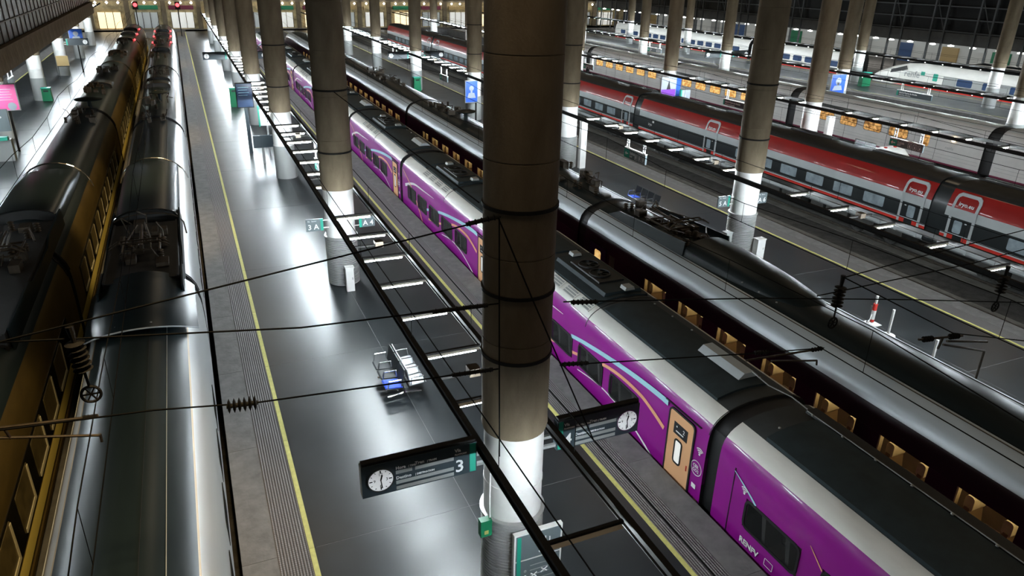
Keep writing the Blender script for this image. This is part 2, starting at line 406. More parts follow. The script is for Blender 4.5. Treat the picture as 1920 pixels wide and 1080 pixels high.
for i in EDGE:
    for n, k in enumerate(range(*KR[i])):
        y = col_y(i, k); x = PX(i) if i != -1 else -11.9
        c = thing('column', '%s round concrete column with white collar on the platform %s' % (ORD[n], PNAME[i]), 'column', (x, y, 0), 'round concrete columns of the hall')
        link('column_shaft', SH, c, (x, y, 0)); link('white_collar', CO, c, (x, y, 0))
        link('ribbed_base' if i in (0, 1) and n < 2 else 'grey_base', RB if (i in (0, 1) and n < 2) else PLB, c, (x, y, 0))
        if i in (0, 1) and n < 3:
            for z in ((5.35, 6.55, 8.0) if (i, n) == (0, 0) else (5.2, 7.4)): link('clamp_band', BD, c, (x, y, z))

# ---------------------------------------------------------------- light ladders over the platforms
ZL = 3.55
TB = MB().tube((-0.56, 0, -0.095), (0.56, 0, -0.095), 0.036, 8).mesh('light_tube', 'tube')
BAR = MB().box(-0.66, 0.66, -0.03, 0.03, -0.03, 0.03).mesh('cross_bar', 'black_steel', False)
RFL = MB().prism([(-0.62, -0.10, -0.05), (-0.62, 0.10, -0.05), (-0.62, 0.04, -0.02), (-0.62, -0.04, -0.02)], (1.24, 0, 0)).mesh('lamp_housing', 'housing', False)
BOXM = MB().box(-0.12, 0.12, -0.13, 0.13, -0.05, 0.13).mesh('ballast_box', 'brown_steel', False)
for i in EDGE:
    x = PX(i) if i != -1 else -11.9; ZL = 3.55 if i != -1 else 4.95
    L = thing('light_ladder', 'black ladder of fluorescent tubes over the platform ' + PNAME[i], 'light', (x, 0, ZL))
    for s in (-0.72, 0.72):
        b = MB(); b.box(x + s - 0.055, x + s + 0.055, Y0, YEND - 6, ZL - 0.09, ZL - 0.07); b.box(x + s - 0.055, x + s + 0.055, Y0, YEND - 6, ZL + 0.07, ZL + 0.09); b.box(x + s - 0.012, x + s + 0.012, Y0, YEND - 6, ZL - 0.07, ZL + 0.07)
        b.build('side_beam', 'black_steel', L, smooth=False)
    for k in range(66):
        y = 7.45 + 2.075 * k + (-3.0 * i if i > 0 else 0)
        if y > YEND - 7: break
        if any(abs(y - col_y(i, q)) < 0.68 for q in range(-1, 10)): continue
        link('lamp_housing', RFL, L, (x, y, ZL))
        link('cross_bar', BAR, L, (x, y, ZL)); link('light_tube', TB, L, (x, y, ZL))
        if k % 4 == 2 and i in (0, 1): link('ballast_box', BOXM, L, (x + 0.1, y + 1.0, ZL)); link('cross_bar', BAR, L, (x, y + 1.0, ZL))
    b = MB()
    for k in range(30):
        y = 4 + 5.2 * k
        for s in (-0.72, 0.72): b.tube((x + s, y, ZL), (x + s, y, ZL + 0.75), 0.008, 4)
    for s in (-0.72, 0.72): b.tube((x + s, Y0, ZL + 0.75), (x + s, YEND - 6, ZL + 0.75), 0.012, 4)
    tag(b.build('support_wires', 'wire', L, smooth=False), kind='stuff')

ZL = 3.55
# ---------------------------------------------------------------- trains
def coach(train, cx, y0, y1, half, mats, name='coach', skip=-1, nose=None):
    # half: (dx, z, material index) going up the left side to the crown; mirrored for the right
    L = [(-abs(d), z, m) for d, z, m in half]; Rr = [(abs(d), z, 0) for d, z, m in half][::-1]
    if abs(half[-1][0]) < 1e-6: Rr = Rr[1:]
    pts = L + Rr; n = len(pts); h = len(half)
    segm = [half[i][2] for i in range(h - 1)] + ([] if abs(half[-1][0]) < 1e-6 else [half[-1][2]])
    segm = segm + [half[i][2] for i in range(h - 2, -1, -1)]
    b = MB()
    rings = nose or [(y0, 1, 1), (y1, 1, 1)]
    for y, sx, sz in rings:
        for d, z, m in pts: b.v.append((cx + d * sx, y, ZB + 0.2 + (z - ZB - 0.2) * sz))
    for r in range(len(rings) - 1):
        for i in range(n - 1):
            if i == skip: continue
            b.f.append((r * n + i, (r + 1) * n + i, (r + 1) * n + i + 1, r * n + i + 1)); b.m.append(segm[i])
        b.f.append((r * n + n - 1, (r + 1) * n + n - 1, (r + 1) * n, r * n)); b.m.append(len(mats) - 1)
    b.f.append(tuple(range(0, n))); b.m.append(len(mats) - 1)
    e = (len(rings) - 1) * n; b.f.append(tuple(range(e + n - 1, e - 1, -1))); b.m.append(len(mats) - 1)
    return b.build(name, mats, train, org=(cx, y0, 0))
def bellows(train, cx, y0, y1, half, mat_, name='gangway_bellows', s=0.93):
    return coach(train, cx, y0, y1, [(d * s, z - 0.06 if z > 2 else z, 0) for d, z, m in half], [mat_], name)
def bogie(train, cx, y, name='bogie'):
    b = MB()
    for s in (-0.95, 0.95):
        b.box(cx + s - 0.07, cx + s + 0.07, y - 1.5, y + 1.5, -0.62, -0.42)
        for yy in (-1.05, 1.05): b.tube((cx + s * 0.98, y + yy - 0.0, -0.55), (cx + s * 1.18, y + yy, -0.55), 0.14, 10)
        b.box(cx + s * 1.02, cx + s * 1.12, y - 0.35, y + 0.35, -0.7, -0.3)
    for yy in (-1.05, 1.05):
        for s in (-0.72, 0.72): b.tube((cx + s - 0.06, y + yy, -0.5), (cx + s + 0.06, y + yy, -0.5), 0.44, 18)
        b.tube((cx - 0.72, y + yy, -0.5), (cx + 0.72, y + yy, -0.5), 0.08, 8)
    b.box(cx - 0.9, cx + 0.9, y - 0.25, y + 0.25, -0.55, -0.4)
    return b.build(name, 'under', train, smooth=False)
def pantograph(train, cx, y, z, name='pantograph', flip=1):
    b = MB(); f = flip
    for sx in (-0.5, 0.5):
        for sy in (-0.6, 0.6):
            for q in range(4): b.lathe([(0.05, z + q * 0.07), (0.1, z + 0.02 + q * 0.07), (0.05, z + 0.05 + q * 0.07)], (cx + sx, y + sy, 0), 10)
    zz = z + 0.3
    for sx in (-0.5, 0.5): b.tube((cx + sx, y - 0.75, zz), (cx + sx, y + 0.75, zz), 0.035)
    for sy in (-0.6, 0.0, 0.6): b.tube((cx - 0.5, y + sy, zz), (cx + 0.5, y + sy, zz), 0.035)
    b.tube((cx, y - 0.5 * f, zz + 0.08), (cx, y + 1.15 * f, zz + 0.22), 0.06, 8, r1=0.045)
    b.tube((cx - 0.12, y + 1.15 * f, zz + 0.22), (cx - 0.35, y - 0.95 * f, zz + 0.36), 0.025)
    b.tube((cx + 0.12, y + 1.15 * f, zz + 0.22), (cx + 0.35, y - 0.95 * f, zz + 0.36), 0.025)
    for yy in (-0.85, -1.1):
        b.path([(cx - 0.8, y + yy * f, zz + 0.24), (cx - 0.55, y + yy * f, zz + 0.40), (cx + 0.55, y + yy * f, zz + 0.40), (cx + 0.8, y + yy * f, zz + 0.24)], 0.025)
    b.tube((cx - 0.5, y - 0.85 * f, zz + 0.4), (cx - 0.5, y - 1.1 * f, zz + 0.4), 0.02); b.tube((cx + 0.5, y - 0.85 * f, zz + 0.4), (cx + 0.5, y - 1.1 * f, zz + 0.4), 0.02)
    return b.build(name, 'brown_steel', train, org=(cx, y, z))

# ---- purple train ------------------------------------------------------------------
PCX = 11.2; PXL = PCX - 1.455
PH = [(1.28, -0.82, 0), (1.44, -0.5, 0), (1.45, 0.43, 0), (1.45, 1.15, 0), (1.44, 1.6, 0), (1.42, 1.8, 0), (1.38, 1.95, 0), (1.33, 2.04, 1), (1.25, 2.14, 1), (1.15, 2.22, 1), (1.05, 2.28, 1), (0.95, 2.33, 2), (0.7, 2.40, 2), (0.4, 2.45, 2), (0, 2.47, 2)]
PM = ['purple', 'train_white', 'roof_dark', 'rubber']
pt = thing('purple_train', 'purple high-speed train with white roof shoulders and peach doors along the platform', 'train', (PCX, -2.5, ZB))
GAP0 = 10.56; CL = 13.15
def purple_window(c, y0, y1, z0=0.42, z1=1.16):
    f = ring_x('window_frame', 'rubber', c, y0, y1, z0, z1, 0.16, 0.055, PXL - 0.022, 0.03)
    rr_x('window_pane', 'tinted', c, y0 + 0.04, y1 - 0.04, z0 + 0.04, z1 - 0.04, 0.12, PXL - 0.012, 0.008)
def purple_door(c, y0, z0=-0.32, z1=1.74, w=0.98):
    rr_x('door', 'peach', c, y0, y0 + w, z0, z1, 0.12, PXL - 0.014, 0.03)
    ring_x('door_seal', 'rubber', c, y0 - 0.03, y0 + w + 0.03, z0 - 0.03, z1 + 0.03, 0.15, 0.05, PXL - 0.024, 0.03)
    B('door_display', 'ink', c, (PXL - 0.022, PXL - 0.012, y0 + 0.22, y0 + 0.76, 1.14, 1.46))
    text('display_digit', '2', c, (PXL - 0.026, y0 + 0.40, 1.30), *RX, 0.15)
    B('display_line', 'txt', c, (PXL - 0.026, PXL - 0.02, y0 + 0.36, y0 + 0.66, 1.22, 1.25), (PXL - 0.026, PXL - 0.02, y0 + 0.62, y0 + 0.66, 1.34, 1.38))
    ring_x('door_window_seal', 'rubber', c, y0 + 0.36, y0 + 0.68, 0.34, 1.04, 0.1, 0.05, PXL - 0.024, 0.02)
    rr_x('door_window', 'lit_pane', c, y0 + 0.39, y0 + 0.65, 0.37, 1.01, 0.08, PXL - 0.018, 0.01)
    B('door_handle', 'red_stripe', c, (PXL - 0.028, PXL - 0.012, y0 + 0.1, y0 + 0.13, 0.42, 0.56))
def wifi(c, y, z, s=0.16):
    b = MB(); x = PXL - 0.008
    for q, r in enumerate((0.35, 0.65, 0.95)):
        for i in range(8):
            a0 = math.radians(45 + 90 * i / 8); a1 = math.radians(45 + 90 * (i + 1) / 8); r0, r1 = (r - 0.1) * s, (r + 0.08) * s
            b.quad([(x, y - r0 * math.cos(a0), z + r0 * math.sin(a0)), (x, y - r1 * math.cos(a0), z + r1 * math.sin(a0)), (x, y - r1 * math.cos(a1), z + r1 * math.sin(a1)), (x, y - r0 * math.cos(a1), z + r0 * math.sin(a1))])
    b.lathe([(0.03, x), (0.03, x + 0.003)], (0, y, z), 10, axis='x')
    b.build('wireless_mark', 'txt', c, smooth=False)
def round_mark(c, y, z, r=0.2):
    b = MB(); x = PXL - 0.008
    for i in range(28):
        a0, a1 = 2 * math.pi * i / 28, 2 * math.pi * (i + 1) / 28
        b.quad([(x, y + q * math.cos(a), z + q * math.sin(a)) for q, a in ((r, a0), (r, a1), (r - 0.022, a1), (r - 0.022, a0))])
    b.build('round_mark', 'txt', c, smooth=False)
    text('round_mark_text', 'CER\nCO2', c, (PXL - 0.008, y + 0.125, z + 0.01), *RX, 0.115, bold=0.002)
def grille(c, y0, n=4):
    # cream grille panels lying on the white shoulder
    for k in range(n):
        y = y0 + k * 0.95
        a = Vector((PCX - 1.235, 0, 2.155)); d = Vector((PCX - 0.975, 0, 2.32)); nrm = Vector((-0.53, 0, 0.85)) * 0.016
        b = MB()
        b.prism([(a.x + nrm.x, y, a.z + nrm.z), (a.x + nrm.x, y + 0.78, a.z + nrm.z), (d.x + nrm.x, y + 0.78, d.z + nrm.z), (d.x + nrm.x, y, d.z + nrm.z)], nrm * 0.6, 0)
        for q in range(3):
            u0, u1 = 0.1 + 0.3 * q, 0.3 + 0.3 * q; p = a.lerp(d, u0) + nrm * 1.75; r = a.lerp(d, u1) + nrm * 1.75
            b.quad([(p.x, y + 0.05, p.z), (p.x, y + 0.73, p.z), (r.x, y + 0.73, r.z), (r.x, y + 0.05, r.z)], 1)
        b.build('vent_grille', ['train_white', 'bar_grey'], c, smooth=False)
def roof_cover(c, x1, y0, y1, up=0.05, m='roof_panel', x0=-0.93):
    # cover panel that follows the curve of the roof, with a small upturned edge
    prof = [(x0, 2.34), (-0.7, 2.40), (-0.4, 2.45), (0, 2.47), (0.4, 2.45), (0.7, 2.40)]
    p = [q for q in prof if q[0] < x1] + [(x1, 2.47 - 0.1 * x1 * x1)]
    b = MB(); b.prism([(PCX + d, y0, z + up) for d, z in p] + [(PCX + d, y0, z - 0.05) for d, z in p[::-1]], (0, y1 - y0, 0)); return b.build('roof_cover', m, c)
def roof_plate(c, name, x0, x1, y0, y1, z0, z1, m='roof_panel', ch=0.06):
    b = MB(); b.prism([(x0, y0, z0), (x1, y0, z0), (x1 - ch, y0, z1), (x0 + ch, y0, z1)], (0, y1 - y0, 0)); return b.build(name, m, c, smooth=False)
def fan(c, x, y, z, r=0.3):
    b = MB(); b.lathe([(r + 0.05, z), (r + 0.05, z + 0.05), (r, z + 0.05), (r, z - 0.02)], (x, y, 0), 24, cap=False)
    for q in range(6):
        a = q * math.pi / 3; b.quad([(x + 0.06 * math.cos(a), y + 0.06 * math.sin(a), z + 0.03), (x + r * math.cos(a), y + r * math.sin(a), z + 0.03), (x + r * math.cos(a + 0.6), y + r * math.sin(a + 0.6), z + 0.0), (x + 0.06 * math.cos(a + 0.6), y + 0.06 * math.sin(a + 0.6), z)], 1)
    b.lathe([(0.08, z), (0.08, z + 0.05)], (x, y, 0), 12)
    b.build('roof_fan', ['roof_black', 'roof_panel'], c)
def bolts(c, pts):
    b = MB()
    for x, y, z in pts: b.lathe([(0.03, z), (0.03, z + 0.02), (0.012, z + 0.03)], (x, y, 0), 8)
    tag(b.build('roof_bolts', 'bar_grey', c), kind='stuff')
SALOON = MB().prism([(0, -0.45, 0.1), (0, 0.0, 0.1), (0, 0.18, 1.02), (0, 0.06, 1.04), (0, -0.06, 0.24), (0, -0.45, 0.26)], (0.46, 0, 0)).mesh('saloon_seat', 'saloon', False)
def purple_coach(y0, near=False):
    y1 = y0 + CL
    c = coach(pt, PCX, y0 + 0.22, y1 - 0.22, PH, PM, skip=2)
    wins = [(a - 0.1, a + 1.52) for a in (1.3, 3.5, 5.66, 7.82)] if near else [(y0 + q, y0 + q + 1.48) for q in (3.02, 4.88, 6.74, 8.6, 10.4)]
    STRIPE_SKIP[:] = wins
    ed = [y0 + 0.22] + [e for w in wins for e in w] + [y1 - 0.22]
    for a, e in zip(ed[0::2], ed[1::2]): B('window_pillar', 'purple', c, (PCX - 1.45, PCX - 1.36, a, e, 0.42, 1.16))
    B('saloon_floor', 'seat_black', c, (PCX - 1.4, PCX + 0.2, y0 + 0.4, y1 - 0.4, -0.35, -0.3)); B('saloon_wall', 'saloon', c, (PCX + 0.2, PCX + 0.26, y0 + 0.4, y1 - 0.4, -0.3, 1.9)); B('saloon_lamp', 'saloon_light', c, (PCX - 0.8, PCX - 0.7, y0 + 0.8, y1 - 0.8, 1.8, 1.82))
    for a, e in wins:
        for yy in (a + 0.35, a + 1.05): link('saloon_seat', SALOON, c, (PCX - 1.34, yy, 0)); link('saloon_seat', SALOON, c, (PCX - 0.82, yy, 0))
    bellows(pt, PCX, y1 - 0.23, y1 + 0.23, PH, 'rubber')
    zt = 2.44
    if near:
        for a in (7.82, 5.66, 3.5, 1.3): purple_window(c, a - 0.1, a + 1.52)
        stripe_x('blue_stripe', 'st_blue', c, PXL - 0.005, [(9.8, 1.55), (9.1, 1.20), (8.45, 0.68)], (0.02, 0.10)); stripe_x('blue_stripe', 'st_blue', c, PXL - 0.005, [(7.75, 0.40), (7.3, 0.0), (6.8, -0.4)], (0.1, 0.1))
        stripe_x('white_stripe', 'st_white', c, PXL - 0.005, [(8.52, 1.52), (7.35, 0.62)], (0.03, 0.07)); stripe_x('orange_stripe', 'st_orange', c, PXL - 0.005, [(7.55, 1.40), (6.75, 0.72), (6.3, 0.3)], (0.02, 0.08))
        wifi(c, 9.42, 1.22, 0.15)
        text('lettering', 'RENFV', c, (PXL - 0.008, 9.33, 0.02), *RX, 0.2, bold=0.005); text('lettering', '9 3 71', c, (PXL - 0.008, 7.95, -0.05), *RX, 0.15, bold=0.002)
        ring_x('outline_mark', 'txt', c, 8.3, 8.55, 0.02, 0.2, 0.02, 0.012, PXL - 0.006, 0.003)
        roof_cover(c, 0.42, 4.3, 9.6, 0.08)
        roof_plate(c, 'roof_channel', PCX + 0.5, PCX + 0.85, 4.0, 10.0, zt - 0.05, zt + 0.05, 'roof_black', 0.03)
        b = MB().path([(PCX + 0.44, y, zt + 0.12) for y in (4.3, 9.9)], 0.012); b.build('cover_cable', 'bar_grey', c)
        bolts(c, [(PCX + 0.4, 4.6 + 0.85 * q, zt + 0.12) for q in range(7)] + [(PCX - 0.62, 4.6, zt + 0.12), (PCX - 0.62, 9.6, zt + 0.12), (PCX + 0.2, 4.6, zt + 0.12)])
        roof_cover(c, 0.8, 0.0, 3.9, 0.06); roof_plate(c, 'roof_hatch', PCX - 0.6, PCX + 0.1, 2.2, 3.4, zt + 0.12, zt + 0.2, 'roof_dark')
        B('hatch_strip', 'bar_grey', c, (PCX - 0.5, PCX - 0.42, 2.5, 3.2, zt + 0.2, zt + 0.21))
        B('side_seam', 'rubber', c, (PXL - 0.004, PXL + 0.01, 9.78, 9.8, -0.5, 1.62))
        return c
    for a in (y0 + 3.02, y0 + 4.88, y0 + 6.74, y0 + 8.6, y0 + 10.4): purple_window(c, a, a + 1.48)
    purple_door(c, y0 + 0.68)
    o = y0 - GAP0
    stripe_x('blue_stripe', 'st_blue', c, PXL - 0.006, [(19.6 + o, 0.62), (18.85 + o, 0.83), (17.2 + o, 1.20), (16.3 + o, 1.36), (15.2 + o, 1.52), (14.0 + o, 1.66), (12.9 + o, 1.74), (12.35 + o, 1.75)], (0.11, 0.17))
    stripe_x('orange_stripe', 'st_orange', c, PXL - 0.007, [(18.9 + o, 0.36), (17.4 + o, 0.62), (15.6 + o, 1.14), (14.6 + o, 1.30), (13.6 + o, 1.30), (13.0 + o, 1.18), (12.4 + o, 0.98)], (0.09, 0.13))
    stripe_x('white_stripe', 'st_white', c, PXL - 0.006, [(16.9 + o, 0.25), (15.6 + o, 0.42), (14.5 + o, 0.36), (13.6 + o, 0.16), (12.75 + o, -0.15), (12.3 + o, -0.42)], (0.03, 0.09))
    stripe_x('lilac_stripe', 'st_white', c, PXL - 0.005, [(22.9 + o, 1.0), (21.3 + o, 1.45), (19.6 + o, 1.55), (18.0 + o, 1.62)], (0.16, 0.02))
    stripe_x('orange_stripe', 'st_orange', c, PXL - 0.006, [(23.2 + o, 1.75), (21.8 + o, 1.2), (20.4 + o, 0.3), (19.7 + o, -0.4)], (0.05, 0.14))
    wifi(c, y0 + 0.42, 1.15, 0.17); round_mark(c, y0 + 0.46, 0.74)
    B('small_label', 'txt', c, (PXL - 0.008, PXL, y0 + 0.4, y0 + 0.55, 0.16, 0.28)); B('small_label', 'yellow_paint', c, (PXL - 0.008, PXL, y0 + 0.3, y0 + 0.42, -0.12, -0.1), (PXL - 0.008, PXL, y0 + 0.28, y0 + 0.42, -0.3, -0.28))
    B('door_rail', 'rubber', c, (PXL - 0.008, PXL + 0.04, y0 + 0.5, y0 + 1.9, 1.81, 1.83))
    roof_cover(c, 0.5, y0 + 0.7, y0 + 5.9, 0.06); roof_plate(c, 'roof_hatch', PCX - 0.1, PCX + 0.5, y0 + 1.0, y0 + 2.6, zt + 0.1, zt + 0.24, 'dk_silver', 0.16)
    roof_cover(c, 0.8, y0 + 6.3, y0 + 9.9, 0.05); roof_plate(c, 'air_unit', PCX - 0.62, PCX + 0.72, y0 + 6.5, y0 + 9.7, zt, zt + 0.14); roof_plate(c, 'air_unit_tray', PCX - 0.4, PCX + 0.5, y0 + 7.2, y0 + 9.1, zt + 0.15, zt + 0.19, 'roof_black', 0.02)
    fan(c, PCX - 0.02, y0 + 7.8, zt + 0.2); fan(c, PCX + 0.02, y0 + 8.6, zt + 0.2)
    roof_plate(c, 'roof_box', PCX - 0.1, PCX + 0.25, y0 + 9.5, y0 + 9.8, zt + 0.16, zt + 0.26, 'bar_grey', 0.04); roof_plate(c, 'roof_box', PCX + 0.05, PCX + 0.4, y0 + 6.4, y0 + 6.7, zt + 0.16, zt + 0.26, 'bar_grey', 0.04)
    roof_cover(c, 0.6, y0 + 10.3, y0 + 12.6, 0.05)
    grille(c, y0 + 6.3); bolts(c, [(PCX + 0.45, y0 + 0.9 + 0.9 * q, zt + 0.1) for q in range(6)])
    for hy in (0.24, CL - 0.24, 6.1):
        b = MB(); b.path([(PCX + s * d, y0 + hy, z + 0.006) for s, d, z in [(-1, d, z) for d, z, m in PH[5:]] + [(1, d, z) for d, z, m in PH[::-1][1:-5]]], 0.012, 4)
        b.build('roof_seam', 'rubber', c)
    return c
purple_coach(GAP0 - CL, True); p0 = purple_coach(GAP0)
for k in range(1, 8):
    copy_tree(p0, CL * k, pt)
    bellows(pt, PCX, GAP0 + CL * (k + 1) - 0.23, GAP0 + CL * (k + 1) + 0.23, PH, 'rubber')
b = MB()
b.path([(PCX + 0.3, 11.6, 2.68), (PCX + 0.2, 10.9, 2.7), (PCX + 0.35, 10.3, 2.7), (PCX + 0.44, 9.9, 2.6)], 0.014); b.build('jumper_cable', 'bar_grey', pt)

# ---- black train -------------------------------------------------------------------
DCX = 15.0; DL = DCX - 1.45
DH = [(1.25, -0.82, 0), (1.42, -0.45, 0), (1.45, 0.3, 0), (1.45, 1.05, 0), (1.445, 1.75, 0), (1.43, 2.1, 0), (1.40, 2.32, 1), (1.33, 2.52, 1), (1.2, 2.70, 1), (1.02, 2.84, 1), (0.86, 2.90, 2), (0.82, 2.87, 3), (0.79, 2.91, 3), (0.5, 3.02, 3), (0.2, 3.07, 3), (0, 3.08, 3)]
DM = ['dk_side', 'dk_silver', 'rubber', 'dk_roof', 'rubber']
dt = thing('black_train', 'black high-speed train with silver roof shoulders and lit cabin windows', 'train', (DCX, -2, ZB))
SEATM = {}
for sg in (1, -1):
    b = MB(); b.prism([(0, 0, 0.4), (0, sg * 0.13, 0.4), (0, sg * 0.25, 1.28), (0, sg * 0.14, 1.28)], (0.46, 0, 0)); b.box(0.0, 0.46, -0.45 if sg > 0 else -0.02, 0.02 if sg > 0 else 0.45, 0.36, 0.5)
    h = MB(); h.prism([(0.02, sg * u + sg * 0.08, v) for u, v in rrect(0.0, 0.2, 1.2, 1.56, 0.08, 3)], (0.42, 0, 0))
    SEATM[sg] = (b.mesh('seat_back', 'seat_brown', False), h.mesh('headrest', 'seat_cream'))
def dark_coach(y0, y1, wins, door=True):
    # body without the window strip on the left; pillars close it between the windows
    half = DH; c = None; b = MB()
    pts = [(-d, z, m) for d, z, m in half] + [(d, z, m) for d, z, m in half[::-1][1:]]; n = len(pts); h = len(half)
    seg = [m for d, z, m in half[:-1]]; seg = seg + [m for d, z, m in half[:-1]][::-1]
    for y in (y0, y1):
        for d, z, m in pts: b.v.append((DCX + d, y, z))
    for i in range(n - 1):
        if i == 3: continue
        b.f.append((i, n + i, n + i + 1, i + 1)); b.m.append(seg[i])
    b.f.append(tuple(range(n))); b.m.append(4); b.f.append(tuple(range(2 * n - 1, n - 1, -1))); b.m.append(4)
    c = b.build('coach', DM, dt, org=(DCX, y0, 0))
    edges = [y0] + [e for w in wins for e in w] + [y1]
    for a, e in zip(edges[0::2], edges[1::2]): B('window_pillar', 'dk_side', c, (DL - 0.002, DL + 0.1, a, e, 1.04, 1.76))
    B('cabin_floor', 'interior', c, (DL + 0.03, DCX + 0.3, y0 + 0.2, y1 - 0.2, -0.1, 0.0)); B('cabin_wall', 'interior', c, (DCX + 0.3, DCX + 0.36, y0 + 0.2, y1 - 0.2, 0, 2.2))
    B('cabin_ceiling_light', 'cabin_light', c, (DL + 0.5, DL + 0.62, y0 + 0.6, y1 - 0.6, 2.05, 2.07))
    for a, e in wins:
        rr_x('window_pane', 'clear', c, a, e, 1.06, 1.74, 0.05, DL + 0.012, 0.008)
        if e - a > 0.8:
            [link(SEATM[sg][q].name.split('.')[0], SEATM[sg][q], c, (DL + 0.13, yy, 0.06)) for sg, yy in ((-1, a + 0.42), (1, e - 0.42)) for q in (0, 1)]; B('window_jamb', 'seat_cream', c, (DL + 0.02, DL + 0.14, e - 0.03, e, 1.06, 1.74))
            B('cabin_table', 'interior', c, (DL + 0.08, DL + 0.5, (a + e) / 2 - 0.16, (a + e) / 2 + 0.16, 0.98, 1.01))
    # gutter, handrail seams and roof line details
    b = MB().path([(DCX - 0.93, y0, 2.885), (DCX - 0.93, y1, 2.885)], 0.012, 4); b.build('roof_gutter', 'brown_steel', c)
    return c
def wl(y0, y1, p=2.1, w=1.35): 
    out = []; y = y0
    while y + w < y1: out.append((y, y + w)); y += p
    return out
dark_coach(-2.0, 23.6, wl(0.2, 19.5, 1.98, 1.3) + [(21.3, 21.7)])
dark_coach(24.2, 49.0, wl(26.4, 46.5, 1.98, 1.2)); dark_coach(49.5, 74.3, wl(51, 72, 1.98, 1.2)); dark_coach(74.8, 99.5, wl(76, 97, 1.98, 1.2)); 
for y in (23.6, 49.0, 74.3): bellows(dt, DCX, y - 0.02, y + 0.62, [(d, z, 0) for d, z, m in DH], 'rubber', s=0.95)
coach(dt, DCX, 99.6, 116, [(d, z, m) for d, z, m in DH], DM, nose=[(99.6, 1, 1), (108, 1, 1), (111, 0.97, 0.92), (114, 0.85, 0.7), (116, 0.6, 0.4)])
rr_x('coach_door', 'dk_purple', dt, 21.9, 23.2, -0.3, 1.9, 0.1, DL - 0.01, 0.02); ring_x('door_seal', 'rubber', dt, 21.9, 23.2, -0.3, 1.9, 0.1, 0.05, DL - 0.016, 0.02)
rr_x('door_window', 'gold', dt, 22.3, 22.75, 0.75, 1.65, 0.1, DL - 0.014, 0.01)
def hump(train, cx, y0, y1, w, z0, h, name, m, nose_len=1.0):
    # streamlined roof fairing: nose towards the camera, open back
    b = MB(); N = 14; R_ = 10
    for r in range(R_ + 1):
        t = r / R_; y = y0 + (y1 - y0) * t; s = math.sqrt(max(0, 1 - (1 - min(1, t / nose_len)) ** 2)) if t < nose_len else 1
        s = max(s, 0.02)
        for i in range(N + 1):
            a = math.pi * i / N; b.v.append((cx - w * math.cos(a) * (0.25 + 0.75 * s), y, z0 + h * s * math.sin(a) ** 0.7))
    for r in range(R_):
        for i in range(N): b.f.append((r * (N + 1) + i, r * (N + 1) + i + 1, (r + 1) * (N + 1) + i + 1, (r + 1) * (N + 1) + i)); b.m.append(0)
    return b.build(name, m, train)
hump(dt, DCX + 0.12, 12.9, 18.2, 0.92, 2.9, 0.52, 'roof_fairing', 'dk_roof', 0.9)
b = MB()
for s in (-1, 1): b.prism([(DCX + 0.12 + s * 0.92, 18.2, 2.9), (DCX + 0.12 + s * 0.92, 23.0, 2.9), (DCX + 0.12 + s * 0.86, 22.3, 3.2), (DCX + 0.12 + s * 0.86, 18.2, 3.36)], (0.04 * s, 0, 0))
b.build('fairing_wall', 'dk_roof', dt)
bolts(dt, [(DCX - 0.75 + 0.02 * q, 13.9 + 0.75 * q, 3.05) for q in range(6)])
def junk(train, cx, y0, y1, w, z, n, name, seed):
    rnd = random.Random(seed)
    for q in range(n):
        b = MB(); x = cx + rnd.uniform(-w, w); y = rnd.uniform(y0, y1); k = rnd.random()
        if k < 0.4: b.box(x - rnd.uniform(.06, .22), x + rnd.uniform(.06, .22), y - rnd.uniform(.1, .35), y + rnd.uniform(.1, .35), z - 0.1, z + rnd.uniform(.1, .32)); nm = 'equipment_box'
        elif k < 0.75: b.path([(x, y, z), (x + rnd.uniform(-.2, .2), y + rnd.uniform(-.3, .3), z + rnd.uniform(.3, .45)), (x + rnd.uniform(-.4, .4), y + rnd.uniform(-.8, .8), z + rnd.uniform(.2, .4))], 0.022, 5); nm = 'roof_conduit'
        else:
            b.lathe([p for e in range(4) for p in ((0.05, z + e * .08), (0.11, z + .03 + e * .08), (0.05, z + .07 + e * .08))], (x, y, 0), 9); nm = 'roof_insulator'
        b.build(nm, 'brown_steel', train)
pantograph(dt, DCX + 0.1, 20.3, 2.98); junk(dt, DCX + 0.1, 18.4, 23.0, 0.75, 3.0, 26, 'roof_equipment', 3); junk(dt, DCX + 0.2, 24.6, 31, 0.7, 3.0, 26, 'roof_equipment', 4)
junk(dt, DCX + 0.2, 43, 48, 0.6, 3.0, 20, 'roof_equipment', 5); junk(dt, DCX + 0.1, 55, 66, 0.6, 3.0, 26, 'roof_equipment', 6)
hump(dt, DCX + 0.1, 30.5, 35, 0.9, 2.9, 0.4, 'roof_fairing', 'dk_roof', 0.9)
b = MB().lathe([(0.05, 3.5), (0.6, 3.55), (0.62, 3.6), (0.3, 3.68), (0.05, 3.7)], (DCX + 0.1, 41.5, 0), 20); b.tube((DCX + 0.1, 41.5, 3.0), (DCX + 0.1, 41.5, 3.55), 0.12); b.build('roof_dome', 'dk_roof', dt)

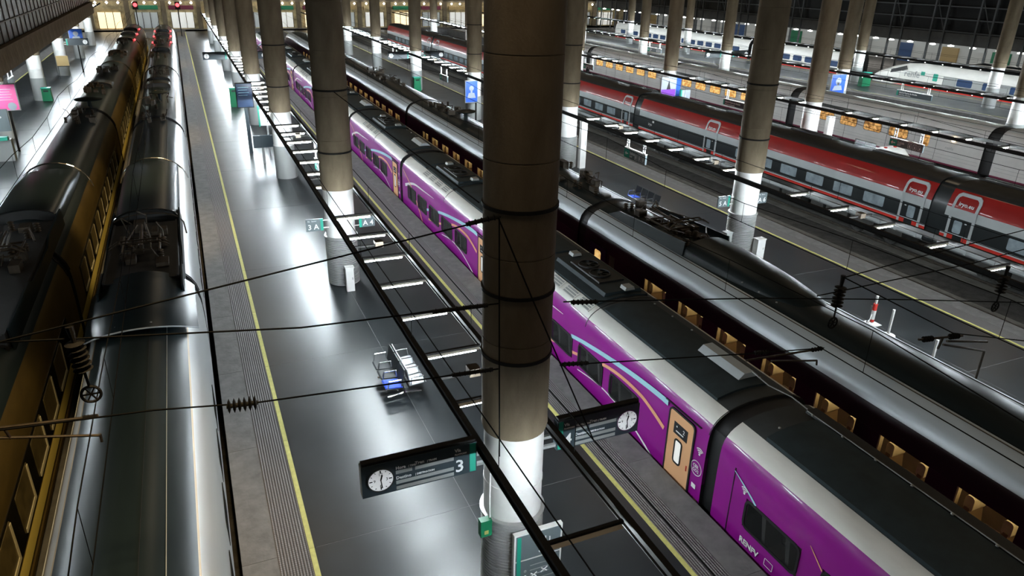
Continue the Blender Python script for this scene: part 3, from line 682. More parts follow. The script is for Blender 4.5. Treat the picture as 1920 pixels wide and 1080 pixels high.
# ---- silver train ------------------------------------------------------------------
SCX = -1.95; SR = SCX + 1.45
SH_ = [(1.3, -0.82, 3), (1.42, -0.45, 3), (1.44, -0.1, 0), (1.45, 0.5, 0), (1.45, 1.2, 0), (1.43, 1.75, 0), (1.39, 2.02, 0), (1.33, 2.25, 0), (1.22, 2.46, 0), (1.08, 2.62, 1), (1.05, 2.65, 2), (0.95, 2.74, 2), (0.82, 2.83, 2), (0.68, 2.9, 2), (0.5, 2.98, 2), (0.28, 3.03, 2), (0, 3.05, 2)]
SM = ['sv_white', 'sv_trim', 'sv_roof', 'under', 'rubber']
st = thing('silver_train', 'silver-white train with dark glossy rounded roof beside the yellow platform line', 'train', (SCX, -2, ZB))
YC = [(-2.5, 22.3), (22.8, 47.5), (48.0, 72.8), (73.3, 98.0), (98.5, 122)]
def roofline(c, cx, half, y, r=0.02, m='rubber', name='roof_hoop', lift=0.01):
    b = MB(); p = [(cx - d, y, z + lift) for d, z, k in half if z > 1.9] + [(cx + d, y, z + lift) for d, z, k in half[::-1][1:] if z > 1.9]
    b.path(p, r, 6); return b.build(name, m, c)
def arc_line(c, cx, half, dx, y0, y1, m, name, r=0.01):
    for (d0, z0, _), (d1, z1, _) in zip(half, half[1:]):
        if d1 <= abs(dx) <= d0 and z0 > 1.5:
            z = z0 + (z1 - z0) * (d0 - abs(dx)) / (d0 - d1)
            return MB().tube((cx + dx, y0, z + 0.004), (cx + dx, y1, z + 0.004), r, 4).build(name, m, c)
def hood(c, cx, y0, y1, w, z0, z1, m='sv_roof', name='roof_hood', edge='chrome'):
    # raised curved hood, mouth towards the camera capped black for the shade inside, with a bright rim
    b = MB(); N = 12; pr = []
    for i in range(N + 1):
        a = math.pi * i / N; pr.append((-w * math.cos(a) * (1 if abs(math.cos(a)) < 0.99 else 1), (z1 - z0) * math.sin(a) ** 0.55))
    for y, s in ((y0, 1.0), (y0 + (y1 - y0) * 0.6, 1.0), (y1, 0.6)):
        for dx, dz in pr: b.v.append((cx + dx, y, z0 + dz * s))
    for r in range(2):
        for i in range(N): b.f.append((r * (N + 1) + i, r * (N + 1) + i + 1, (r + 1) * (N + 1) + i + 1, (r + 1) * (N + 1) + i)); b.m.append(0)
    b.f.append(tuple(range(N, -1, -1))); b.m.append(1); b.f.append(tuple(range(2 * (N + 1), 3 * (N + 1)))); b.m.append(0)
    o = b.build(name, [m, 'roof_black'], c)
    MB().path([(cx + dx * 1.02, y0 - 0.03, z0 + dz + 0.02) for dx, dz in pr], 0.03, 6).build('hood_rim', edge, o)
    return o
def well(c, cx, y0, y1, w, z, name='pantograph_well'):
    # a dark sunken-looking tray with raised side cheeks for the pantograph
    b = MB(); b.box(cx - w, cx + w, y0, y1, z - 0.3, z + 0.015)
    for s in (-1, 1): b.prism([(cx + s * w, y0, z - 0.5), (cx + s * w, y1, z - 0.5), (cx + s * w, y1, z + 0.06), (cx + s * w, y0, z + 0.06)], (0.06 * s, 0, 0))
    return b.build(name, 'roof_black', c, smooth=False)
for k, (a, e) in enumerate(YC):
    c = coach(st, SCX, a, e, SH_, SM)
    roofline(c, SCX, SH_, a + 0.05, 0.025); roofline(c, SCX, SH_, e - 0.05, 0.025)
    arc_line(c, SCX, SH_, 0.62, a, e, 'dk_silver', 'roof_seam', 0.008); arc_line(c, SCX, SH_, -1.28, a, e, 'dk_silver', 'roof_seam', 0.012); arc_line(c, SCX, SH_, 0.25, a, e, 'rubber', 'roof_seam', 0.006)
    for w in wl(a + 2.2, e - 2.5, 2.1, 1.4): rr_x('window_pane', 'glass', c, w[0], w[1], 0.8, 1.45, 0.12, SR - 0.004, 0.012)
    if k < 4: bellows(st, SCX, e - 0.02, e + 0.52, SH_, 'rubber')
# near coach roof: fairing lip, pantograph bay, hoods
c = st
b = MB(); N = 16
for r, (y, s) in enumerate(((18.0, 0.0), (18.5, 0.6), (19.2, 0.9), (20.3, 1.0), (21.6, 1.0))):
    for i in range(N + 1):
        t = -1 + 2 * i / N; yy = y + (0.9 * (t * t) if r == 0 else 0.9 * t * t * (1 - r / 4)); ang = t * 1.0
        b.v.append((SCX + 1.33 * math.sin(ang) / math.sin(1.0), yy, 2.55 + 0.62 * (math.cos(ang) - math.cos(1)) / (1 - math.cos(1)) + 0.03 + 0.14 * s))
for r in range(4):
    for i in range(N): b.f.append((r * (N + 1) + i, r * (N + 1) + i + 1, (r + 1) * (N + 1) + i + 1, (r + 1) * (N + 1) + i)); b.m.append(0)
b.build('roof_fairing', 'sv_roof', st)
MB().path([(SCX + 1.33 * math.sin(t / 8) / math.sin(1.0), 18.0 + 0.9 * (t / 8) ** 2, 2.60 + 0.62 * (math.cos(t / 8) - math.cos(1)) / (1 - math.cos(1))) for t in range(-8, 9)], 0.02).build('fairing_lip', 'dk_silver', st)
bolts(st, [(SCX + 0.3, 18.3, 3.2), (SCX + 0.6, 18.5, 3.12), (SCX + 0.9, 18.8, 3.0), (SCX - 0.5, 18.4, 3.15)])
well(st, SCX, 21.3, 26.6, 0.92, 3.18); pantograph(st, SCX, 23.6, 3.2); junk(st, SCX + 0.1, 22.5, 26.3, 0.7, 3.22, 16, 'roof_equipment', 11)
for s in (-1, 1):
    b = MB(); b.prism([(SCX + s * 1.05, 20.6, 2.7), (SCX + s * 1.05, 28, 2.7), (SCX + s * 1.02, 28, 3.25), (SCX + s * 1.02, 24.6, 3.25), (SCX + s * 1.03, 24.0, 3.08), (SCX + s * 1.03, 22.6, 3.05), (SCX + s * 1.02, 22.2, 3.2), (SCX + s * 1.02, 20.6, 3.2)], (0.05 * s, 0, 0)); b.build('bay_cheek', 'sv_roof', st)
hood(st, SCX, 27.2, 35.6, 1.05, 2.85, 3.5, 'sv_roof'); 
b = MB().path([(SCX - 1.2 * math.cos(math.pi * q / 12), 26.9, 2.6 + 0.85 * math.sin(math.pi * q / 12) ** 0.5) for q in range(13)], 0.025); b.build('cable_loop', 'brown_steel', st)
roofline(st, SCX, SH_, 36.0, 0.035, 'chrome', 'roof_rim', 0.25)
for y, n in ((46, 10), (52, 12), (66, 12), (78, 10), (92, 12)): junk(st, SCX, y, y + 4, 0.7, 3.12, n, 'roof_equipment', int(y))
b = MB().lathe([(0.05, 3.55), (0.55, 3.58), (0.58, 3.62), (0.2, 3.7), (0.04, 3.72)], (SCX + 0.2, 53.5, 0), 18); b.tube((SCX + 0.2, 53.5, 3.1), (SCX + 0.2, 53.5, 3.58), 0.1); b.build('roof_dome', 'dk_roof', st)
for y in (60, 63, 86, 104, 110):
    hood(st, SCX, y, y + 2.5, 0.8, 2.95, 3.35, 'sv_roof', 'roof_hood', 'brown_steel')
for y in (96, 104, 112):
    for s in (-1, 1):
        MB().lathe([(0.02, 2.85), (0.1, 2.9), (0.1, 3.0), (0.02, 3.05)], (SCX + s * 0.95, y, 0), 10).build('red_lamp', 'redglow', st)

# ---- gold-lit train ------------------------------------------------------------------
GCX = -5.82; GR = GCX + 1.45
GH = [(1.3, -0.82, 3), (1.42, -0.45, 3), (1.44, -0.12, 1), (1.455, -0.1, 1), (1.455, 0.28, 1), (1.45, 0.3, 0), (1.45, 1.2, 0), (1.43, 1.8, 0), (1.40, 2.0, 0), (1.33, 2.25, 0), (1.22, 2.48, 2), (1.05, 2.72, 2), (0.82, 2.92, 2), (0.55, 3.05, 2), (0.28, 3.12, 2), (0, 3.14, 2)]
GM = ['yw_lit_side', 'yw_stripe', 'sv_roof', 'yw_skirt', 'rubber']
gt = thing('gold_lit_train', 'golden-sided train with dark rounded roof beyond the silver train', 'train', (GCX, -2, ZB))
for k, (a, e) in enumerate([(1.0, 25.6), (26.1, 50.8), (51.3, 76), (76.5, 101.2), (101.7, 122)]):
    c = coach(gt, GCX, a, e, GH, GM)
    roofline(c, GCX, GH, a + 0.05, 0.03, 'rubber'); roofline(c, GCX, GH, e - 0.05, 0.03, 'rubber')
    for w in wl(a + 1.75, e - 2.5, 1.98, 1.32):
        rr_x('window_pane', 'yw_pane', c, w[0], w[1], 0.52, 1.42, 0.05, GR + 0.006, 0.008)
        b = MB(); b.box(GR + 0.01, GR + 0.03, w[0] + 0.1, w[1], 0.46, 0.56); b.box(GR + 0.01, GR + 0.03, w[1] - 0.1, w[1], 0.56, 1.36); b.build('reveal_glow', 'cream', c, smooth=False)  # cream strips paint the light caught by sill and far jamb
    B('window_band', 'yw_band', c, (GR - 0.01, GR + 0.006, a + 1.6, e - 2.2, 0.36, 1.52))
    if k < 4: bellows(gt, GCX, e - 0.02, e + 0.52, GH, 'rubber')
    arc_line(c, GCX, GH, -1.25, a, e, 'dk_silver', 'roof_seam', 0.015)
    b = MB().box(GR - 0.03, GR + 0.02, a + 0.2, e - 0.2, -0.36, -0.24); b.build('side_step', 'yw_lit_side', c, smooth=False)
well(gt, GCX, 18.8, 28.0, 0.95, 3.17); pantograph(gt, GCX + 0.1, 24.3, 3.2); junk(gt, GCX, 21, 27.5, 0.7, 3.2, 22, 'roof_equipment', 21)
hood(gt, GCX, 28.6, 35.6, 1.05, 2.85, 3.45, 'sv_roof'); roofline(gt, GCX, GH, 35.9, 0.035, 'chrome', 'roof_rim', 0.25)
for s in (1,):
    b = MB(); b.prism([(GCX + s * 1.06, 19, 2.7), (GCX + s * 1.06, 29, 2.7), (GCX + s * 1.03, 29, 3.3), (GCX + s * 1.03, 26, 3.3), (GCX + s * 1.04, 25.4, 3.1), (GCX + s * 1.04, 22.5, 3.1), (GCX + s * 1.03, 22, 3.28), (GCX + s * 1.03, 19, 3.28)], (0.05 * s, 0, 0)); b.build('bay_cheek', 'sv_roof', gt)
b = MB().lathe([(0.05, 3.6), (0.75, 3.62), (0.78, 3.68), (0.3, 3.78), (0.04, 3.8)], (GCX + 0.2, 51.5, 0), 20); b.tube((GCX + 0.2, 51.5, 3.1), (GCX + 0.2, 51.5, 3.62), 0.12); b.build('roof_dome', 'dk_roof', gt)
for y, n in ((46, 12), (57, 12), (68, 14), (80, 10), (92, 10)): junk(gt, GCX, y, y + 4, 0.7, 3.12, n, 'roof_equipment', 30 + y)
for y in (61, 84, 98, 106, 113):
    hood(gt, GCX, y, y + 2.5, 0.8, 2.95, 3.35, 'sv_roof', 'roof_hood', 'brown_steel')
for y in (100, 108, 116): MB().lathe([(0.02, 2.85), (0.1, 2.9), (0.1, 3.0), (0.02, 3.05)], (GCX + 0.95, y, 0), 10).build('red_lamp', 'redglow', gt)

# ---- red train ---------------------------------------------------------------------
RCX = 32.4; RL = RCX - 1.45
RH = [(1.35, 0.05, 1), (1.45, 0.15, 1), (1.45, 0.53, 2), (1.45, 0.74, 1), (1.45, 0.84, 3), (1.44, 1.6, 1), (1.42, 2.02, 0), (1.38, 2.18, 0), (1.28, 2.48, 0), (1.17, 2.72, 0), (1.13, 2.79, 4), (1.06, 2.89, 4), (0.94, 2.97, 4), (0.7, 3.05, 4), (0.35, 3.09, 4), (0, 3.1, 4)]
RM = ['red', 'ry_grey', 'red_stripe', 'ry_dark', 'roof_black', 'ry_dark']
rt = thing('red_train', 'red and grey high-speed train with black window band and grey door arches', 'train', (RCX, 0, ZB))
def red_door(c, ya, yb, side):
    x = RL - 0.012; y0, y1 = ya, yb
    b = MB()
    # grey arch, its top leaning in with the body
    def px(z): return RL - 0.02 if z < 2.0 else RL - 0.02 + (z - 2.0) * 0.33
    P = [(y0, 0.1), (y0, 1.0), (y0, 2.0), (y0, 2.45), (y0 + 0.06, 2.62), (y0 + 0.2, 2.72), (y1 - 0.2, 2.72), (y1 - 0.06, 2.62), (y1, 2.45), (y1, 2.0), (y1, 1.0), (y1, 0.1)]
    Q = [(y0 + 0.13, 0.1), (y0 + 0.13, 1.0), (y0 + 0.13, 2.0), (y0 + 0.13, 2.4), (y0 + 0.16, 2.5), (y0 + 0.26, 2.58), (y1 - 0.26, 2.58), (y1 - 0.16, 2.5), (y1 - 0.13, 2.4), (y1 - 0.13, 2.0), (y1 - 0.13, 1.0), (y1 - 0.13, 0.1)]
    for i in range(len(P) - 1):
        b.quad([(px(P[i][1]), *P[i]), (px(P[i + 1][1]), *P[i + 1]), (px(Q[i + 1][1]), *Q[i + 1]), (px(Q[i][1]), *Q[i])])
        b.quad([(px(P[i][1]), *P[i]), (px(P[i][1]) + 0.05, *P[i]), (px(P[i + 1][1]) + 0.05, *P[i + 1]), (px(P[i + 1][1]), *P[i + 1])])
    b.build('door_arch', 'ry_grey', c, smooth=False)
    b = MB(); b.box(RL - 0.008, RL + 0.01, y0 + 0.13, y1 - 0.13, 0.56, 1.6); b.build('door', 'ry_dark', c, smooth=False)
    B('door_panel', 'ry_grey', c, (RL - 0.01, RL + 0.01, y0 + 0.13, y1 - 0.13, 1.6, 2.0)); B('door_rail', 'ry_grey', c, (RL - 0.01, RL + 0.01, y0 + 0.13, y1 - 0.13, 0.83, 0.87))
    for q in (y0 + 0.13, y1 - 0.4): B('door_step_panel', 'red_stripe', c, (RL - 0.012, RL + 0.01, q, q + 0.27, 0.6, 0.83))
    m = (y0 + y1) / 2 + (0.12 if side > 0 else -0.05)
    rr_x('door_window', 'ry_pane', c, m - 0.2, m + 0.2, 0.92, 1.5, 0.08, RL - 0.016, 0.01)
    B('door_mark', 'txt', c, (RL - 0.014, RL, m - side * 0.36 - 0.05, m - side * 0.36 + 0.05, 1.42, 1.47))
    text('door_lettering', 'iryo.eu', c, (RL - 0.02 + 0.06, y1 - 0.26, 2.16), (0, -1, 0), (0.3, 0, 1), 0.26, bold=0.004)
def red_coach(y0, y1, doors, wins, blank=None):
    c = coach(rt, RCX, y0, y1, RH, RM)
    for d in doors: red_door(c, d[0], d[1], d[2])
    for a in wins: rr_x('window_pane', 'ry_pane', c, a, a + 1.25, 0.97, 1.5, 0.07, RL - 0.008, 0.012)
    n = 1
    y = y0 + 2.4
    while y < y1 - 1:
        B('panel_seam', 'rubber', c, (RL - 0.004, RL + 0.01, y, y + 0.015, 0.1, 0.5)); y += 2.0
    for q in range(int((y1 - y0) / 1.7) - 1):
        yy = y0 + 1.2 + q * 1.7; B('underframe_box', 'under', c, (RCX - 1.25, RCX + 1.2, yy, yy + (1.5 if q % 3 else 0.9), -0.55, 0.06))
    for yy in (y0 + 3.2, y1 - 3.2): bogie(c, RCX, yy)
    return c
red_coach(-2.0, 21.25, [(19.75, 21.0, 1)], [16.9, 14.6, 12.4, 10.2])
red_coach(22.05, 46.9, [(22.35, 23.6, -1), (37.7, 39.0, 1)], [24.5, 26.5, 28.5, 30.5, 32.5, 34.5])
red_coach(47.7, 72.4, [(48.2, 49.4, -1)], [50.4 + 1.95 * q for q in range(9)]); red_coach(73.2, 98, [(73.7, 74.9, -1), (95.6, 96.8, 1)], [76.2 + 1.95 * q for q in range(9)]); red_coach(98.8, 122, [(99.3, 100.5, -1)], [102 + 1.95 * q for q in range(8)])
for y in (21.25, 46.9, 72.4, 98): bellows(rt, RCX, y - 0.02, y + 0.82, RH, 'ry_dark', s=0.965)
text('coach_lettering', 'iryo', rt, (RL - 0.02, 45.6, 1.1), *RX, 0.3)
B('coach_mark', 'txt', rt, (RL - 0.018, RL, 44.9, 45.1, 1.35, 1.5))
me = MB().prism([(-0.35, 0, 0), (0.35, 0, 0), (0.28, 0, 0.16), (-0.28, 0, 0.16)], (0, 3.2, 0)).mesh('roof_unit', 'roof_black', False)
for y in range(0, 120, 6): link('roof_unit', me, rt, (RCX + 0.5, y, 3.0))

# ---- white train with amber windows --------------------------------------------------
WCX = 48.75; WL = WCX - 1.45
WH = [(1.38, -0.36, 1), (1.44, -0.3, 1), (1.45, -0.2, 0), (1.45, 0.35, 0), (1.44, 1.5, 0), (1.40, 1.9, 0), (1.3, 2.2, 0), (1.12, 2.45, 0), (0.9, 2.6, 2), (0.5, 2.72, 2), (0, 2.75, 2)]
WM = ['ivory', 'maroon', 'ry_grey', 'rubber']
wt = thing('white_train', 'white train with amber-lit windows and thin maroon sill behind the red train', 'train', (WCX, 10, ZB))
for k, (a, e) in enumerate([(12.0, 30.2), (31.0, 48.0), (48.9, 66), (66.9, 84), (84.9, 102), (102.9, 118)]):
    c = coach(wt, WCX, a, e, WH, WM); m = 'gold' if k >= 2 else 'amber'
    ws = wl(a + (5.8 if k == 1 else 2.2), e - 1.2, 2.32, 1.6)
    for w in (ws if k else []):
        rr_x('window_pane', m, c, w[0], w[1], 0.78, 1.42, 0.16, WL - 0.006, 0.012); ring_x('window_frame', 'rubber', c, w[0] - 0.03, w[1] + 0.03, 0.75, 1.45, 0.18, 0.03, WL - 0.01, 0.012)
    if k == 1:
        rr_x('door_window', 'amber', c, 35.0, 35.55, 0.62, 1.5, 0.16, WL - 0.008, 0.012); ring_x('door_outline', 'rubber', c, 34.4, 36.2, -0.18, 1.75, 0.08, 0.02, WL - 0.006, 0.01)
        text('coach_lettering', 'renfe', c, (WL - 0.01, 33.7, 0.75), *RX, 0.3, 'bar_grey')
        MB().lathe([(0.17, WL - 0.06), (0.17, WL)], (0, 33.2, 1.5), 14, axis='x').build('side_lamp', 'warmglow', c)
    for z in (0.1, 0.32): B('body_rib', 'bar_grey', c, (WL - 0.006, WL + 0.01, a + 0.2, e - 0.2, z, z + 0.02))
    B('underframe_box', 'under', c, (WCX - 1.2, WCX + 1.2, a + 3.2, e - 3.2, -0.85, -0.36))
    for yy in (a + 4.4, e - 4.2, a + 7.5): B('panel_seam', 'rubber', c, (WL - 0.006, WL + 0.01, yy, yy + 0.025, -0.2, 1.9))
    bellows(wt, WCX, e - 0.02, e + 0.92, WH, 'rubber', s=0.9); bogie(wt, WCX, e - 1.6); bogie(wt, WCX, e + 2.4)

# ---- white train with pointed nose ----------------------------------------------------
NCX = 78.9; NL = NCX - 1.45
NH = [(1.38, -0.5, 3), (1.44, -0.3, 3), (1.45, -0.1, 1), (1.45, 0.12, 0), (1.45, 0.9, 0), (1.44, 1.5, 0), (1.38, 2.0, 0), (1.2, 2.35, 0), (0.95, 2.6, 2), (0.5, 2.75, 2), (0, 2.8, 2)]
NM = ['train_white', 'red_stripe', 'ry_dark', 'maroon', 'rubber']
nt_ = thing('pointed_nose_train', 'white train with long pointed nose and green-lit windows at the far platform', 'train', (NCX, 40, ZB))
c = coach(nt_, NCX, 40, 67.4, NH, NM, nose=[(40, 1, 1), (60.5, 1, 1), (62.5, 0.98, 0.95), (64.6, 0.92, 0.78), (66.4, 0.8, 0.58), (67.4, 0.6, 0.42)])
for y in (42, 45, 48, 51, 54): rr_x('window_pane', 'screen', c, y, y + 1.8, 0.75, 1.5, 0.15, NL - 0.01, 0.02)
B('window_band', 'bar_grey', c, (NL - 0.006, NL, 40.5, 57.5, 0.66, 1.58))
rr_x('door_window', 'green', c, 58.2, 58.8, 0.9, 1.7, 0.1, NL - 0.01, 0.02)
b = MB(); b.prism([(NL + 0.03, 62.3, 1.75), (NL + 0.12, 64.6, 1.15), (NL + 0.3, 64.7, 1.5), (NL + 0.16, 62.6, 2.15)], (-0.05, 0, 0)); b.build('cab_window', 'ink', c, smooth=False)
text('lettering', 'renfe', c, (NL - 0.02, 62.6, 1.0), *RX, 1.0, 'bar_grey', bold=0.01)
B('lettering_tile', 'green', c, (NL - 0.02, NL, 59.9, 60.4, 1.35, 1.75))
# long white train standing on the same track further on
lt = thing('plain_white_train', 'plain white train with coral stripe standing beyond the pointed nose', 'train', (NCX, 70, ZB))
for a in (70.5, 90, 109.5):
    c = coach(lt, NCX, a, a + 18.8, NH, NM)
    for q in range(7): rr_x('window_pane', 'screen', c, a + 2 + 2.2 * q, a + 3.6 + 2.2 * q, 0.8, 1.5, 0.15, NL - 0.01, 0.02)

# ---------------------------------------------------------------- walls and ceiling of the hall
tag(B('ceiling', 'ceiling_mat', None, (-40, 130, -12, 175, 17.0, 17.4)), 'dark roof soffit high over the hall', 'ceiling', kind='structure')
# left: upper storey with a concrete fascia of panels and a dark lattice of glazing above
wlft = thing('wall_left', 'dark glazed lattice over a concrete fascia along the left side', 'wall', (-11.0, 0, 4.4), kind='structure')
me = MB().box(0, 0.5, 0, 2.36, 0, 1.5).mesh('fascia_panel', 'fascia', False)
for k in range(38): link('fascia_panel', me, wlft, (-11.2, 34 + 2.4 * k, 4.5))
B('soffit', 'concrete_dark', wlft, (-24, -11.1, 34, 126, 5.8, 6.0))
B('glazing', 'facade_glass', wlft, (-11.25, -11.15, 34, 126, 6.0, 17))
me = MB().box(0, 0.06, 0, 0.05, 6.0, 17).mesh('mullion', 'lattice', False)
for k in range(46): link('mullion', me, wlft, (-11.15, 34 + 2.0 * k, 0))
me = MB().box(0, 0.12, 34, 126, 0, 0.10).mesh('transom', 'lattice', False)
for k in range(5): link('transom', me, wlft, (-11.15, 0, 7.3 + 1.9 * k))
tag(B('wall_far_left', 'concrete_dark', None, (-25, -24.5, 30, 160, -1, 17)), 'dark wall behind the left platform', 'wall', kind='structure')
# far end
wb = thing('wall_back', 'warm-lit end wall of the hall beyond the buffers', 'wall', (40, 155, 0), kind='structure')
B('end_wall_slab', 'end_wall', wb, (-25, 96, 156, 156.4, -1, 17))
for x in range(-20, 96, 6):
    B('end_pier', 'concrete', wb, (x - 0.4, x + 0.4, 155.4, 156, 0, 9)); 
for n, x in enumerate(range(-17, 96, 6)):
    B('shop_window', ['lit_pane', 'warmglow_dim', 'hall_white'][n % 3], wb, (x - 1.9, x + 1.9, 155.7, 155.95, 0.2, 2.9))
    for q in range(4): B('shop_mullion', 'brown_steel', wb, (x - 1.95 + 1.27 * q, x - 1.85 + 1.27 * q, 155.6, 155.72, 0.1, 3.0))
    B('shop_sign', ['tan', 'end_wall', 'bin_green', 'maroon'][n % 4], wb, (x - 2.1, x + 2.1, 155.6, 155.95, 3.4, 4.1))
    B('gallery_rail', 'hall_white', wb, (x - 2.4, x + 2.4, 155.3, 155.4, 6.2, 6.3)); B('gallery_slab', 'fascia', wb, (x - 3, x + 3, 154.8, 156, 4.9, 5.3))
    for q in range(3): MB().lathe([(0.05, -0.2), (0.22, 0.0), (0.05, 0.2)], (x - 1.8 + 1.8 * q, 154.6, 4.6), 10).build('shop_globe', 'lampglow', wb)
B('end_concourse', 'coping', wb, (-25, 96, 150, 156, -1.1, 0.0))
# right: steel and glass facade over a lit lower concourse
wr = thing('wall_right', 'dark steel and glass facade above a lit concourse on the right', 'wall', (88, 90, 0), kind='structure')
B('glazing', 'facade_glass', wr, (88.3, 88.4, 20, 156, 5.4, 17)); B('fascia', 'facade_conc', wr, (87.9, 88.4, 20, 156, 4.05, 5.4))
me = MB().box(0, 0.22, 0, 0.22, 0, 17).mesh('mullion', 'facade_steel', False)
for k in range(22):
    y = 30 + 6.1 * k
    for q in (0, 1.9): link('mullion', me, wr, (87.7, y + q, 0))
    b = MB().tube((87.8, y + 0.1, 5.4), (87.8, y + 2.0, 9.4), 0.06, 5); b.build('brace', 'facade_steel', wr)
me = MB().box(0, 0.12, 20, 156, 0, 0.14).mesh('transom', 'facade_steel', False)
for k in range(6): link('transom', me, wr, (87.75, 0, 5.5 + 1.45 * k))
B('concourse_floor', 'coping', wr, (82, 102, 20, 156, -1.1, 0.0)); B('concourse_wall', 'hall_white', wr, (101, 101.4, 20, 156, 0, 5.4)); B('concourse_ceiling', 'facade_conc', wr, (88.4, 101, 20, 156, 5.2, 5.4))
me = MB().lathe([(0.04, -0.05), (0.35, 0.0), (0.35, 0.08), (0.1, 0.16)], n=14).mesh('concourse_globe', 'lampglow')
for k in range(44):
    y = 24 + 3.0 * k
    link('concourse_globe', me, wr, (89.3, y + (0.4 if k % 3 else 0), 3.75))
for k in range(17): B('concourse_door', ['bin_green', 'tan', 'screen', 'bar_grey', 'facade_steel'][k % 5], wr, (100.8, 101, 28 + 7.6 * k, 30.6 + 7.6 * k, 0, 2.6))
for k in range(7): lamp('concourse_strip', 'AREA', (93, 30 + 18 * k, 5.1), 420, (1, 0.97, 0.9), 3, (93, 30 + 18 * k, 0), size_y=14)
# another white train nose under the facade
ft = thing('round_nose_train', 'white round-nosed train parked under the right facade', 'train', (84.5, 40, ZB))
c = coach(ft, 84.5, 40, 62.8, NH, NM, nose=[(40, 1, 1), (58, 1, 1), (60, 0.97, 0.9), (61.8, 0.85, 0.66), (62.8, 0.6, 0.4)])
for y in (42, 45, 48, 51): rr_x('window_pane', 'screen', c, y, y + 1.8, 0.75, 1.5, 0.15, 84.5 - 1.46, 0.02)
B('nose_window', 'ink', c, (84.5 - 1.46, 84.5 - 1.44, 58.2, 59.8, 1.5, 1.9))

# ---------------------------------------------------------------- platform signs with clock
def clock(parent, x, y, z, r, name='clock'):
    b = MB().lathe([(r + 0.02, y + 0.02), (r + 0.02, y - 0.03), (r, y - 0.03), (r, y - 0.02)], (x, 0, z), 28, axis='y', cap=False); rim = b.build('clock_rim', 'chrome', parent)
    MB().lathe([(r, y), (r, y - 0.018)], (x, 0, z), 28, axis='y').build('clock_face', 'clock_face', parent, smooth=False)
    for q in range(12):
        a = q * math.pi / 6; l0, l1 = r * (0.78 if q % 3 else 0.66), r * 0.92; w = 0.006 if q % 3 else 0.011
        b = MB(); ca, sa = math.cos(a), math.sin(a)
        b.prism([(x + l0 * sa - w * ca, y - 0.02, z + l0 * ca + w * sa), (x + l1 * sa - w * ca, y - 0.02, z + l1 * ca + w * sa), (x + l1 * sa + w * ca, y - 0.02, z + l1 * ca - w * sa), (x + l0 * sa + w * ca, y - 0.02, z + l0 * ca - w * sa)], (0, -0.003, 0)); b.build('hour_mark', 'ink', parent, smooth=False)
    for nm, a, l, w in (('hour_hand', math.radians(15), 0.5 * r, 0.014), ('minute_hand', math.radians(172), 0.8 * r, 0.009)):
        ca, sa = math.cos(a), math.sin(a); b = MB()
        b.prism([(x - w * ca, y - 0.024, z + w * sa), (x + l * sa - w * ca, y - 0.024, z + l * ca + w * sa), (x + l * sa + w * ca, y - 0.024, z + l * ca - w * sa), (x + w * ca, y - 0.024, z - w * sa)], (0, -0.004, 0)); b.build(nm, 'ink', parent, smooth=False)
    for t, a in (('12', 0), ('3', 90), ('6', 180), ('9', 270)):
        text('clock_numeral', t, parent, (x + 0.5 * r * math.sin(math.radians(a)), y - 0.02, z + 0.55 * r * math.cos(math.radians(a)) - 0.03), *RY, 0.085, 'ink', 'CENTER', 0.002)
def arm_sign(label, x0, x1, y, z0, z1, num, flip, full=True):
    s = thing('platform_sign', label, 'sign', ((x0 + x1) / 2, y, z0), 'platform clock signs')
    w = x1 - x0; h = z1 - z0
    def X(u): return x0 + u * w if not flip else x1 - u * w
    B('sign_box', 'sign_dark', s, (x0, x1, y, y + 0.16, z0, z1)); B('sign_cap', 'black_steel', s, (x0 + 0.02, x1 - 0.02, y + 0.02, y + 0.14, z1, z1 + 0.05))
    yf = y - 0.004
    def bar(u0, u1, v0, v1, m='bar_grey', nm='display_bar'):
        a, b_ = sorted((X(u0), X(u1))); B(nm, m, s, (a, b_, yf, y + 0.01, z0 + v0 * h, z0 + v1 * h))
    bar(0.935, 0.99, 0.03, 0.97, 'green', 'green_strip')
    clock(s, X(0.155), yf + 0.004, z0 + 0.5 * h, 0.215)
    if full:
        L = (lambda u, t, v, sz, b_=0.002: text('sign_lettering', t, s, ((X(u) if not flip else X(u)), yf, z0 + v * h), *RY, sz, 'txt', 'LEFT', 0.002, b_))
        if not flip: us = (0.285, 0.45, 0.80); ue = 0.79
        else: us = (0.79, 0.62, 0.925); ue = 0.285
        sg = 1 if not flip else -1
        L(us[0], 'Hora', 0.70, 0.085); L(us[0] + sg * 0.108, '| TIME', 0.70, 0.05); L(us[1], 'Tren', 0.72, 0.085); L(us[1] + sg * 0.105, '| TRAIN', 0.72, 0.05); L(us[0], 'Destino', 0.38, 0.085); L(us[0] + sg * 0.165, '| DESTINATION', 0.38, 0.05)
        L(us[2], 'Vía', 0.80, 0.09); L(us[2], 'PLATFORM', 0.69, 0.045); L(us[2], num, 0.13, 0.36, 0.004)
        if not flip: bar(0.285, 0.425, 0.55, 0.66); bar(0.45, 0.79, 0.55, 0.66); bar(0.285, 0.79, 0.22, 0.33); bar(0.285, 0.79, 0.04, 0.15)
        else: bar(0.79, 0.65, 0.55, 0.66); bar(0.62, 0.29, 0.55, 0.66); bar(0.79, 0.29, 0.22, 0.33); bar(0.79, 0.29, 0.04, 0.15)
    e = x1 if not flip else x0; d = 1 if not flip else -1
    B('sign_bracket', 'bar_grey', s, (min(e, e + d * 0.3), max(e, e + d * 0.3), y + 0.05, y + 0.11, z1 - 0.36, z1 - 0.30), (min(e, e + d * 0.3), max(e, e + d * 0.3), y + 0.05, y + 0.11, z0 + 0.06, z0 + 0.12))
arm_sign('clock sign reading platform 3 on the nearest column', 1.76, 3.84, 10.05, 3.06, 3.70, '3', False)
